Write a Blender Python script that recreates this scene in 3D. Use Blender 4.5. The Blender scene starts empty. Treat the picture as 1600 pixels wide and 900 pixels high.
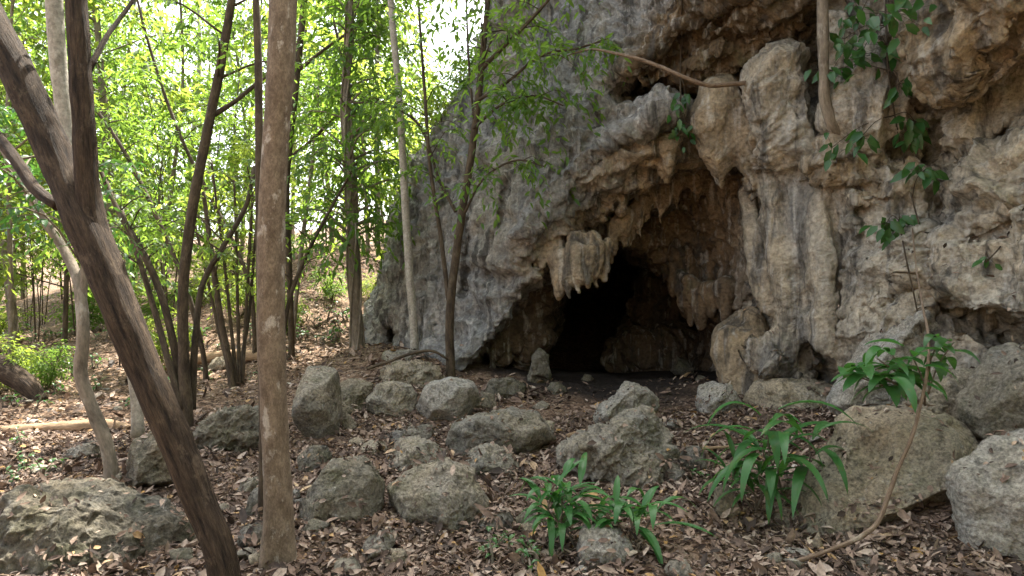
import bpy, bmesh, math, random
import numpy as np
from mathutils import Vector

# ------------------------------------------------------------------ camera, sky, sun, exposure
scene = bpy.context.scene
COL = scene.collection
F = 1066.0                     # focal length in photo pixels (1600 x 900)
EYE = 1.6
cam_d = bpy.data.cameras.new('camera'); cam = bpy.data.objects.new('camera', cam_d); COL.objects.link(cam)
cam_d.sensor_width = 36.0; cam_d.lens = 36.0 * F / 1600.0
cam_d.clip_start = 0.05; cam_d.clip_end = 600
cam.location = (0, 0, EYE); cam.rotation_euler = (math.radians(90), 0, 0)
scene.camera = cam

SUN_DIR = Vector((0.10, 0.46, 0.86)).normalized()
EL = math.asin(SUN_DIR.z); AZ = math.atan2(SUN_DIR.x, SUN_DIR.y)
w = bpy.data.worlds.new('World'); scene.world = w; w.use_nodes = True
nt = w.node_tree; nt.nodes.clear()
sky = nt.nodes.new('ShaderNodeTexSky'); sky.sky_type = 'NISHITA'; sky.sun_disc = False
sky.sun_elevation = EL; sky.sun_rotation = AZ; sky.air_density = 1.0; sky.dust_density = 4.0; sky.ozone_density = 1.0
hs = nt.nodes.new('ShaderNodeHueSaturation'); hs.inputs['Saturation'].default_value = 0.42
bg = nt.nodes.new('ShaderNodeBackground'); bg.inputs['Strength'].default_value = 0.15
wo = nt.nodes.new('ShaderNodeOutputWorld')
nt.links.new(sky.outputs[0], hs.inputs['Color']); nt.links.new(hs.outputs[0], bg.inputs['Color']); nt.links.new(bg.outputs[0], wo.inputs['Surface'])
sl = bpy.data.lights.new('sun', 'SUN'); sl.energy = 4.6; sl.angle = math.radians(0.5); sl.color = (1.0, 0.94, 0.84)
so = bpy.data.objects.new('sun', sl); COL.objects.link(so)
so.rotation_euler = (-SUN_DIR).to_track_quat('-Z', 'Y').to_euler()
vs = scene.view_settings
vs.view_transform = 'Standard'; vs.look = 'None'; vs.exposure = 2.4; vs.gamma = 1.0; vs.use_curve_mapping = False
cy = scene.cycles
cy.max_bounces = 8; cy.diffuse_bounces = 4; cy.glossy_bounces = 2; cy.transmission_bounces = 4; cy.transparent_max_bounces = 4
cy.use_denoising = True
cy.caustics_reflective = False; cy.caustics_refractive = False
cy.sample_clamp_indirect = 6

# ------------------------------------------------------------------ noise and mesh helpers
RNG = np.random.default_rng(7)
TAB = RNG.random((64, 64, 64)).astype(np.float32) * 2 - 1

def vnoise(p):
    p = np.asarray(p, dtype=np.float32)
    i = np.floor(p).astype(np.int32); f = p - i
    u = f * f * f * (f * (f * 6 - 15) + 10)
    i &= 63; j = (i + 1) & 63
    x0, y0, z0 = i[..., 0], i[..., 1], i[..., 2]; x1, y1, z1 = j[..., 0], j[..., 1], j[..., 2]
    ux, uy, uz = u[..., 0], u[..., 1], u[..., 2]
    a = TAB[x0, y0, z0] * (1 - ux) + TAB[x1, y0, z0] * ux
    b = TAB[x0, y1, z0] * (1 - ux) + TAB[x1, y1, z0] * ux
    c = TAB[x0, y0, z1] * (1 - ux) + TAB[x1, y0, z1] * ux
    d = TAB[x0, y1, z1] * (1 - ux) + TAB[x1, y1, z1] * ux
    return (a * (1 - uy) + b * uy) * (1 - uz) + (c * (1 - uy) + d * uy) * uz

ROT = np.array([[0.36, 0.48, -0.8], [-0.8, 0.6, 0.0], [0.48, 0.64, 0.6]], dtype=np.float32)
def fbm(p, octaves=4, gain=0.5, ridged=False):
    p = np.asarray(p, dtype=np.float32); out = 0; a = 1.0; t = 0
    for _ in range(octaves):
        n = vnoise(p)
        if ridged: n = 1 - 2 * np.abs(n) ** 0.8
        out = out + a * n; t += a; a *= gain
        p = (p @ ROT.T) * 2.03 + 11.7
    return out / t

def worley(p, seed=0):
    """distance to nearest and second nearest feature point, and a random number of the nearest cell"""
    p = np.asarray(p, dtype=np.float32); b = np.floor(p).astype(np.int32)
    f1 = np.full(p.shape[0], 9, np.float32); f2 = f1.copy(); cid = np.zeros(p.shape[0], np.float32)
    for dx in (-1, 0, 1):
        for dy in (-1, 0, 1):
            for dz in (-1, 0, 1):
                c = b + np.array([dx, dy, dz], np.int32); h = (c + seed) & 63
                o = np.stack([TAB[h[:, 0], h[:, 1], h[:, 2]], TAB[h[:, 1], h[:, 2], h[:, 0]], TAB[h[:, 2], h[:, 0], h[:, 1]]], 1) * .5 + .5
                d = np.sqrt(((c + o - p) ** 2).sum(1)); r = o[:, 0] * 2 - 1
                near = d < f1
                f2 = np.where(near, f1, np.minimum(f2, d)); cid = np.where(near, r, cid); f1 = np.where(near, d, f1)
    return f1, f2, cid

def new_mesh(name, verts, faces, smooth=True):
    """faces: an (n,k) int array, or a list of such arrays"""
    me = bpy.data.meshes.new(name)
    verts = np.asarray(verts, dtype=np.float32).reshape(-1, 3)
    if not isinstance(faces, list): faces = [faces]
    faces = [np.asarray(f, dtype=np.int32) for f in faces if len(f)]
    loops = np.concatenate([f.ravel() for f in faces]); sizes = np.concatenate([np.full(len(f), f.shape[1], np.int32) for f in faces])
    starts = np.concatenate([[0], np.cumsum(sizes)[:-1]]).astype(np.int32)
    me.vertices.add(len(verts)); me.vertices.foreach_set('co', verts.ravel())
    me.loops.add(len(loops)); me.loops.foreach_set('vertex_index', loops)
    me.polygons.add(len(sizes)); me.polygons.foreach_set('loop_start', starts)
    me.polygons.foreach_set('use_smooth', np.full(len(sizes), smooth, dtype=bool))
    me.update(calc_edges=True); me.validate()
    return me

def link(name, me, mat=None, parent=None):
    o = bpy.data.objects.new(name, me); COL.objects.link(o)
    if mat and me and not me.materials: me.materials.append(mat)
    if parent: o.parent = parent
    return o

def tag(o, label=None, cat=None, group=None, kind=None):
    if label: o['label'] = label
    if cat: o['category'] = cat
    if group: o['group'] = group
    if kind: o['kind'] = kind
    return o

def empty(name, loc, label, cat, group=None, rz=0, sc=1):
    o = bpy.data.objects.new(name, None); COL.objects.link(o); o.location = loc; o.rotation_euler = (0, 0, rz); o.scale = (sc, sc, sc)
    o.empty_display_size = 0.1
    return tag(o, label, cat, group)

def at(px, py, d):
    """world point seen at photo pixel (px, py) at distance d along the view axis"""
    return np.array([(px - 800) / F * d, d, EYE - (py - 450) / F * d])

# ------------------------------------------------------------------ materials
def nodes_of(m):
    m.use_nodes = True; t = m.node_tree; t.nodes.clear(); return t

class G:
    def __init__(s, m): s.t = nodes_of(m)
    def n(s, k, **kw):
        o = s.t.nodes.new(k)
        for a, v in kw.items():
            if a.startswith('i_'): o.inputs[a[2:].replace('_', ' ')].default_value = v
            else: setattr(o, a, v)
        return o
    def l(s, a, b): s.t.links.new(a, b)
    def noise(s, vec, scale, detail=6, rough=.55, dist=0.0):
        o = s.n('ShaderNodeTexNoise'); o.inputs['Scale'].default_value = scale; o.inputs['Detail'].default_value = detail
        o.inputs['Roughness'].default_value = rough; o.inputs['Distortion'].default_value = dist
        s.l(vec, o.inputs['Vector']); return o.outputs['Fac']
    def ramp(s, fac, stops):
        o = s.n('ShaderNodeValToRGB'); e = o.color_ramp.elements
        e[0].position, e[0].color = stops[0][0], (*stops[0][1], 1)
        e[1].position, e[1].color = stops[-1][0], (*stops[-1][1], 1)
        for p, c in stops[1:-1]:
            x = e.new(p); x.color = (*c, 1)
        s.l(fac, o.inputs['Fac']); return o.outputs['Color']
    def mix(s, fac, a, b, mode='MIX'):
        o = s.n('ShaderNodeMix', data_type='RGBA', blend_type=mode)
        for v, k in ((fac, 0), (a, 6), (b, 7)):
            if isinstance(v, (int, float)): o.inputs[k].default_value = v
            elif isinstance(v, tuple): o.inputs[k].default_value = (*v, 1)
            else: s.l(v, o.inputs[k])
        return o.outputs[2]
    def math(s, op, a, b=None):
        o = s.n('ShaderNodeMath', operation=op)
        for i, v in enumerate((a, b)):
            if v is None: continue
            if isinstance(v, (int, float)): o.inputs[i].default_value = v
            else: s.l(v, o.inputs[i])
        return o.outputs[0]
    def scaled(s, vec, sc):
        o = s.n('ShaderNodeMapping'); o.inputs['Scale'].default_value = sc; s.l(vec, o.inputs['Vector']); return o.outputs[0]
    def bump(s, h, strength, dist, prev=None):
        o = s.n('ShaderNodeBump'); o.inputs['Strength'].default_value = strength; o.inputs['Distance'].default_value = dist
        s.l(h, o.inputs['Height'])
        if prev is not None: s.l(prev, o.inputs['Normal'])
        return o.outputs[0]
    def out(s, sh):
        o = s.n('ShaderNodeOutputMaterial'); s.l(sh, o.inputs['Surface'])
    def bsdf(s, col, rough=.85, normal=None, spec=.25):
        b = s.n('ShaderNodeBsdfPrincipled'); b.inputs['Specular IOR Level'].default_value = spec
        for v, k in ((col, 'Base Color'), (rough, 'Roughness')):
            if isinstance(v, (int, float)): b.inputs[k].default_value = v
            elif isinstance(v, tuple): b.inputs[k].default_value = (*v, 1)
            else: s.l(v, b.inputs[k])
        if normal is not None: s.l(normal, b.inputs['Normal'])
        return b.outputs[0]

BW = lambda v: (v, v, v)

def cliff_material():
    m = bpy.data.materials.new('limestone'); g = G(m)
    pos = g.n('ShaderNodeNewGeometry').outputs['Position']
    tint = g.n('ShaderNodeAttribute', attribute_name='tint').outputs['Color']
    vert = g.scaled(pos, (3.4, 3.4, .42))
    big = g.noise(pos, .8, 5); mid = g.noise(pos, 3.2, 8, .62); fine = g.noise(pos, 22, 8, .65); streak = g.noise(vert, 1.5, 7, .6, .4)
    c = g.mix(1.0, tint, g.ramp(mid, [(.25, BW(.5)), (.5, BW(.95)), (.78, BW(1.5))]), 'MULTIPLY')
    c = g.mix(g.ramp(big, [(.40, BW(0)), (.62, BW(.6))]), c, g.mix(1.0, c, (1.12, .99, .80), 'MULTIPLY'))
    c = g.mix(g.ramp(streak, [(.51, BW(0)), (.62, BW(.8))]), c, (.06, .056, .05))
    c = g.mix(g.ramp(g.noise(vert, 3.1, 5), [(.54, BW(0)), (.68, BW(.6))]), c, (.50, .47, .41))
    c = g.mix(g.ramp(g.noise(pos, 1.7, 6), [(.60, BW(0)), (.75, BW(.5))]), c, (.07, .085, .035))
    c = g.mix(1.0, c, g.ramp(fine, [(.32, BW(.62)), (.5, BW(1.0)), (.68, BW(1.35))]), 'MULTIPLY')
    vor = g.n('ShaderNodeTexVoronoi', feature='DISTANCE_TO_EDGE'); vor.inputs['Scale'].default_value = 2.0
    wv = g.n('ShaderNodeVectorMath', operation='ADD'); nz = g.n('ShaderNodeTexNoise'); nz.inputs['Scale'].default_value = 1.6; nz.inputs['Detail'].default_value = 5
    g.l(pos, nz.inputs['Vector']); g.l(pos, wv.inputs[0]); g.l(nz.outputs['Color'], wv.inputs[1]); g.l(wv.outputs[0], vor.inputs['Vector'])
    crack = g.ramp(vor.outputs['Distance'], [(0, BW(0)), (.035, BW(1))])
    pit = g.n('ShaderNodeTexVoronoi'); pit.inputs['Scale'].default_value = 17; g.l(wv.outputs[0], pit.inputs['Vector'])
    n1 = g.bump(crack, .12, .03)
    n1 = g.bump(g.noise(pos, 7, 9, .7), 1.0, .09, n1)
    n1 = g.bump(pit.outputs['Distance'], .5, .03, n1)
    n1 = g.bump(fine, .7, .02, n1)
    g.out(g.bsdf(c, .88, n1, .2)); return m

def boulder_material(name, base, warm, moss):
    m = bpy.data.materials.new(name); g = G(m)
    pos = g.n('ShaderNodeNewGeometry').outputs['Position']
    rnd = g.n('ShaderNodeObjectInfo').outputs['Random']
    a = g.noise(pos, 2.6, 7, .6); b = g.noise(pos, 9, 9, .68); fine = g.noise(pos, 45, 7, .7)
    c = g.mix(g.ramp(a, [(.35, BW(0)), (.65, BW(1))]), base, warm)
    c = g.mix(g.ramp(b, [(.52, BW(0)), (.68, BW(.75))]), c, (.05, .048, .04))
    c = g.mix(g.ramp(g.noise(pos, 13, 6, .7), [(.60, BW(0)), (.70, BW(.6))]), c, (.36, .35, .32))
    c = g.mix(g.ramp(g.noise(pos, 3.7, 6), [(.52, BW(0)), (.70, BW(moss))]), c, (.085, .085, .035))
    c = g.mix(1.0, c, g.ramp(fine, [(.32, BW(.4)), (.5, BW(1.0)), (.68, BW(1.6))]), 'MULTIPLY')
    c = g.mix(1.0, c, g.ramp(rnd, [(0, BW(.75)), (1, BW(1.2))]), 'MULTIPLY')
    pit = g.n('ShaderNodeTexVoronoi'); pit.inputs['Scale'].default_value = 26; g.l(pos, pit.inputs['Vector'])
    n1 = g.bump(b, 1.0, .06); n1 = g.bump(pit.outputs['Distance'], .25, .012, n1); n1 = g.bump(fine, 1.0, .02, n1)
    g.out(g.bsdf(c, .85, n1, .25)); return m

def bark_material(name, dark, light, patch, amount=.5, stretch=.25, scale=14, rough_bump=.9, bd=.025):
    m = bpy.data.materials.new(name); g = G(m)
    pos = g.n('ShaderNodeAttribute', attribute_name='along').outputs['Vector']
    v = g.scaled(pos, (1, 1, stretch))
    a = g.noise(v, scale, 8, .65); b = g.noise(g.scaled(pos, (1, 1, .6)), 9, 9, .68); f = g.noise(v, scale * 5, 5, .7)
    c = g.mix(g.ramp(a, [(.35, BW(0)), (.65, BW(1))]), dark, light)
    c = g.mix(g.ramp(b, [(.56, BW(0)), (.63, BW(amount))]), c, patch)
    c = g.mix(1.0, c, g.ramp(f, [(.3, BW(.65)), (.7, BW(1.35))]), 'MULTIPLY')
    n1 = g.bump(a, rough_bump, bd); n1 = g.bump(f, .7, bd * .35, n1)
    g.out(g.bsdf(c, .85, n1, .2)); return m

def leaf_material(name, c0, c1, trans, tfac=.42, rough=.45, spec=.3):
    m = bpy.data.materials.new(name); g = G(m)
    rnd = g.n('ShaderNodeNewGeometry').outputs['Random Per Island']
    c = g.mix(rnd, c0, c1)
    if name in ('leaf_glossy', 'leaf_vine', 'leaf_deep'):
        p_ = g.n('ShaderNodeNewGeometry').outputs['Position']
        c = g.mix(g.ramp(g.noise(p_, 16, 5, .6), [(.56, BW(0)), (.74, BW(.7))]), c, (.13, .13, .03))
        c = g.mix(g.ramp(g.noise(p_, 60, 3, .6), [(.64, BW(0)), (.70, BW(.6))]), c, (.10, .065, .03))
    tr = g.mix(rnd, trans, tuple(x * .6 for x in trans))
    t = g.n('ShaderNodeBsdfTranslucent'); g.l(tr, t.inputs['Color'])
    mx = g.n('ShaderNodeMixShader'); mx.inputs[0].default_value = tfac
    g.l(g.bsdf(c, rough, None, spec), mx.inputs[1]); g.l(t.outputs[0], mx.inputs[2])
    g.out(mx.outputs[0]); return m

def litter_material():
    m = bpy.data.materials.new('dead_leaf'); g = G(m)
    rnd = g.n('ShaderNodeNewGeometry').outputs['Random Per Island']
    pos = g.n('ShaderNodeNewGeometry').outputs['Position']
    c = g.ramp(rnd, [(0, (.035, .025, .019)), (.3, (.10, .067, .048)), (.55, (.19, .127, .09)), (.78, (.285, .205, .15)), (.94, (.38, .30, .235)), (.988, (.38, .22, .07)), (1, (.46, .41, .34))])
    c = g.mix(1.0, c, g.ramp(g.noise(pos, 40, 4), [(.3, BW(.6)), (.7, BW(1.3))]), 'MULTIPLY')
    t = g.n('ShaderNodeBsdfTranslucent'); g.l(c, t.inputs['Color'])
    mx = g.n('ShaderNodeMixShader'); mx.inputs[0].default_value = .12
    g.l(g.bsdf(c, .7, None, .25), mx.inputs[1]); g.l(t.outputs[0], mx.inputs[2]); g.out(mx.outputs[0]); return m

def ground_material():
    m = bpy.data.materials.new('forest_soil'); g = G(m)
    pos = g.n('ShaderNodeNewGeometry').outputs['Position']
    dirt = g.n('ShaderNodeAttribute', attribute_name='bare').outputs['Fac']
    vor = g.n('ShaderNodeTexVoronoi'); vor.inputs['Scale'].default_value = 13; vor.inputs['Randomness'].default_value = 1
    wv = g.n('ShaderNodeVectorMath', operation='ADD'); nz = g.n('ShaderNodeTexNoise'); nz.inputs['Scale'].default_value = 5; g.l(pos, nz.inputs['Vector'])
    g.l(pos, wv.inputs[0]); g.l(nz.outputs['Color'], wv.inputs[1]); g.l(wv.outputs[0], vor.inputs['Vector'])
    sep = g.n('ShaderNodeSeparateColor'); g.l(vor.outputs['Color'], sep.inputs[0])
    litter = g.ramp(sep.outputs[0], [(0, (.05, .032, .022)), (.4, (.13, .08, .05)), (.75, (.24, .155, .10)), (1, (.34, .25, .18))])
    soil = g.ramp(g.noise(pos, 9, 8, .65), [(.3, (.018, .014, .012)), (.7, (.05, .038, .03))])
    c = g.mix(dirt, litter, soil)
    c = g.mix(1.0, c, g.ramp(g.noise(pos, 1.3, 6), [(.3, BW(.65)), (.7, BW(1.2))]), 'MULTIPLY')
    n1 = g.bump(g.noise(pos, 14, 8, .7), .9, .04); n1 = g.bump(vor.outputs['Distance'], .6, .03, n1)
    g.out(g.bsdf(c, .9, n1, .15)); return m

M = dict(
    cliff=cliff_material(),
    grey=boulder_material('boulder_grey', (.225, .21, .175), (.27, .23, .165), .55),
    pale=boulder_material('boulder_pale', (.30, .285, .25), (.30, .265, .205), .25),
    tan=boulder_material('boulder_tan', (.30, .265, .20), (.33, .265, .175), .45),
    dark=boulder_material('boulder_dark', (.15, .14, .112), (.19, .16, .11), .6),
    bark_rough=bark_material('bark_rough', (.018, .012, .008), (.095, .064, .04), (.21, .155, .105), .4, .13, 42, 1.0, .05),
    bark_smooth=bark_material('bark_smooth', (.10, .072, .048), (.20, .152, .105), (.40, .36, .30), .75, .55, 22, .5, .012),
    bark_grey=bark_material('bark_grey', (.12, .10, .075), (.24, .20, .15), (.34, .32, .27), .5, .35, 10, .5),
    bark_dark=bark_material('bark_dark', (.035, .026, .018), (.10, .075, .048), (.15, .125, .09), .4, .3, 15, .7),
    bark_pale=bark_material('bark_pale', (.26, .235, .19), (.40, .37, .31), (.13, .11, .08), .5, .9, 8, .3),
    liana=bark_material('liana_bark', (.09, .06, .04), (.21, .15, .10), (.30, .26, .2), .5, .25, 60, .8, .008),
    log=bark_material('dead_wood', (.18, .115, .065), (.36, .25, .15), (.10, .07, .045), .4, .2, 14, .8),
    leaf=leaf_material('leaf', (.035, .10, .016), (.08, .155, .028), (.28, .45, .055), .55),
    leaf_yellow=leaf_material('leaf_yellow_green', (.06, .13, .018), (.11, .17, .03), (.42, .54, .07), .58),  # yellow-green leaf kind, brighter and more translucent than the plain leaf
    leaf_deep=leaf_material('leaf_deep', (.022, .08, .018), (.045, .12, .028), (.12, .30, .04), .35, .42, .35),
    leaf_glossy=leaf_material('leaf_glossy', (.022, .095, .02), (.05, .145, .035), (.10, .30, .04), .3, .42, .35),
    leaf_vine=leaf_material('leaf_vine', (.02, .075, .018), (.045, .12, .028), (.12, .32, .04), .35, .35, .45),
    twig=bark_material('twig', (.09, .06, .04), (.22, .16, .11), (.3, .25, .2), .4, .3, 20, .4), litter=litter_material(), soil=ground_material(),
)

# ------------------------------------------------------------------ ground
GC = [(0, 900, 3.9), (0, 720, 6.3), (0, 600, 10), (100, 500, 25), (300, 500, 20), (455, 468, 15), (480, 388, 22), (530, 425, 18), (300, 398, 32), (100, 440, 45),
      (570, 545, 11), (645, 545, 10.3), (705, 585, 9), (850, 598, 9), (1000, 595, 9.5), (1000, 577, 13), (850, 577, 14), (1120, 605, 8.5), (1180, 620, 8), (1300, 645, 6.8),
      (1450, 690, 5.3), (1550, 780, 4.3), (1300, 870, 4.1), (800, 900, 3.8), (400, 900, 3.8), (450, 700, 6.5), (700, 700, 6.6), (950, 700, 6.5),
      (370, 608, 9.5), (250, 600, 11), (180, 760, 5.3), (1100, 720, 6), (600, 480, 16)]
gp = np.array([at(*c) for c in GC] + [(-60, 60, 5), (0, 75, 11), (60, 60, 8), (-60, -25, 7), (60, -25, 9), (0, -28, 12), (-70, 20, .5), (0, -7, 1.6), (7, -6, 2.2), (-8, -7, 1.2), (0, -15, 6.5), (12, -12, 7), (-13, -14, 5.5), (0, 0, -.05), (-6, 0, -.05), (6, 0, .3), (4, 20, 1.5), (9, 14, 1.), (-25, 30, .8)], dtype=np.float64)  # the rise behind the camera is added to screen off low sky light
def _phi(a, b): return np.sqrt(((a[:, None, :2] - b[None, :, :2]) ** 2).sum(2) + .35)
_A = _phi(gp, gp) + np.eye(len(gp)) * .25
_n = len(gp); _S = np.zeros((_n + 1, _n + 1)); _S[:_n, :_n] = -_phi(gp, gp) + np.eye(_n) * .12; _S[:_n, _n] = 1; _S[_n, :_n] = 1
_W = np.linalg.solve(_S, np.append(gp[:, 2], 0))
def ground_z(x, y):
    p = np.stack([np.ravel(x), np.ravel(y)], 1).astype(np.float64)
    z = -_phi(p, gp) @ _W[:_n] + _W[_n]
    q = np.stack([p[:, 0], p[:, 1], np.zeros(len(p))], 1)
    z = z + fbm(q * .9 + 3, 3) * .09 + fbm(q * 4 + 9, 3) * .025
    return z
def gz(x, y): return float(ground_z(np.array([x]), np.array([y]))[0])
_D = np.geomspace(2.5, 90, 700)
def gpix(px, py):
    """distance at which the view ray through a pixel meets the ground"""
    x = (px - 800) / F * _D; z = EYE - (py - 450) / F * _D
    hit = np.nonzero(z < ground_z(x, _D))[0]
    return float(_D[hit[0]]) if len(hit) else 40.0
def gat(px, py):
    d = gpix(px, py); p = at(px, py, d); p[2] = gz(p[0], p[1]); return p

def build_ground():
    ys = np.concatenate([np.linspace(-30, 2.2, 40), np.geomspace(2.3, 18, 300), np.geomspace(18.2, 220, 90)])
    us = np.concatenate([np.linspace(-3.5, -.95, 40), np.linspace(-.94, .94, 300), np.linspace(.95, 3.5, 40)])
    Y, U = np.meshgrid(ys, us, indexing='ij'); X = U * np.maximum(Y + 4, 12) * .85
    X = np.where(Y > 2.2, U * np.maximum(Y, 4.5), U * np.maximum(4.5, (2.2 - Y) * 1.2 + 4.5))
    Z = ground_z(X, Y).reshape(X.shape)
    v = np.stack([X, Y, Z], 2).reshape(-1, 3)
    q = v * 1.0
    v[:, 2] += fbm(q * 11 + 2, 3) * .015
    ny, nx = X.shape; i = np.arange(ny * nx).reshape(ny, nx)
    f = np.stack([i[:-1, :-1], i[:-1, 1:], i[1:, 1:], i[1:, :-1]], 2).reshape(-1, 4)
    me = new_mesh('ground', v, f)
    # trodden bare soil in and in front of the cave
    d = np.sqrt(((v[:, 0] - 1.5) / 2.3) ** 2 + ((v[:, 1] - 10.6) / 2.9) ** 2) + fbm(v * 1.5, 4) * .35
    bare = np.clip((1.12 - d) / .3, 0, 1)
    a = me.attributes.new('bare', 'FLOAT', 'POINT'); a.data.foreach_set('value', bare.astype(np.float32))
    tag(link('ground', me, M['soil']), kind='structure')
build_ground()

# ------------------------------------------------------------------ cliff: solid rock layers, cut open by the cave, meshed as one surface
pxs = np.concatenate([np.arange(430, 560, 14.), np.arange(560, 1640, 4.6), np.arange(1640, 2100, 16.)])
pys = np.concatenate([np.arange(-1000, -40, 22.), np.arange(-40, 690, 4.6), np.arange(690, 800, 10.)])
dks = np.concatenate([np.geomspace(4.3, 13.5, 122), np.geomspace(13.8, 26, 26)])
nX, nY, nK = len(pxs), len(pys), len(dks)
PX, PY = np.meshgrid(pxs, pys, indexing='ij')
def poly_sd(poly, X, Y):
    """signed distance in pixels, positive inside"""
    poly = np.array(poly, float); d = np.full(X.shape, 1e9); ins = np.zeros(X.shape, bool)
    for (ax, ay), (bx, by) in zip(poly, np.roll(poly, -1, 0)):
        ex, ey = bx - ax, by - ay; t = np.clip(((X - ax) * ex + (Y - ay) * ey) / (ex * ex + ey * ey + 1e-9), 0, 1)
        d = np.minimum(d, (X - ax - t * ex) ** 2 + (Y - ay - t * ey) ** 2)
        c = ((ay > Y) != (by > Y)) & (X < ex * (Y - ay) / (ey + (1e-9 if ey == 0 else 0)) + ax)
        ins ^= c
    d = np.sqrt(d); return np.where(ins, d, -d)
def field(ctrl, X, Y):
    """smooth interpolation of distance from (px, py, d) control points"""
    c = np.array(ctrl, float); sc = 100.
    ph = lambda ax, ay: np.sqrt(((ax[..., None] - c[:, 0]) / sc) ** 2 + ((ay[..., None] - c[:, 1]) / sc) ** 2 + .3)
    n = len(c); S = np.zeros((n + 1, n + 1)); S[:n, :n] = -ph(c[:, 0], c[:, 1]); S[:n, n] = 1; S[n, :n] = 1
    W = np.linalg.solve(S, np.append(c[:, 2], 0))
    return -ph(X, Y) @ W[:n] + W[n]

GREY = (.255, .252, .24); TAN = (.33, .265, .18); PALE = (.405, .365, .295); BROWN = (.135, .098, .06); DARKB = (.12, .09, .06); OCHRE = (.185, .135, .085)
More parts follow.
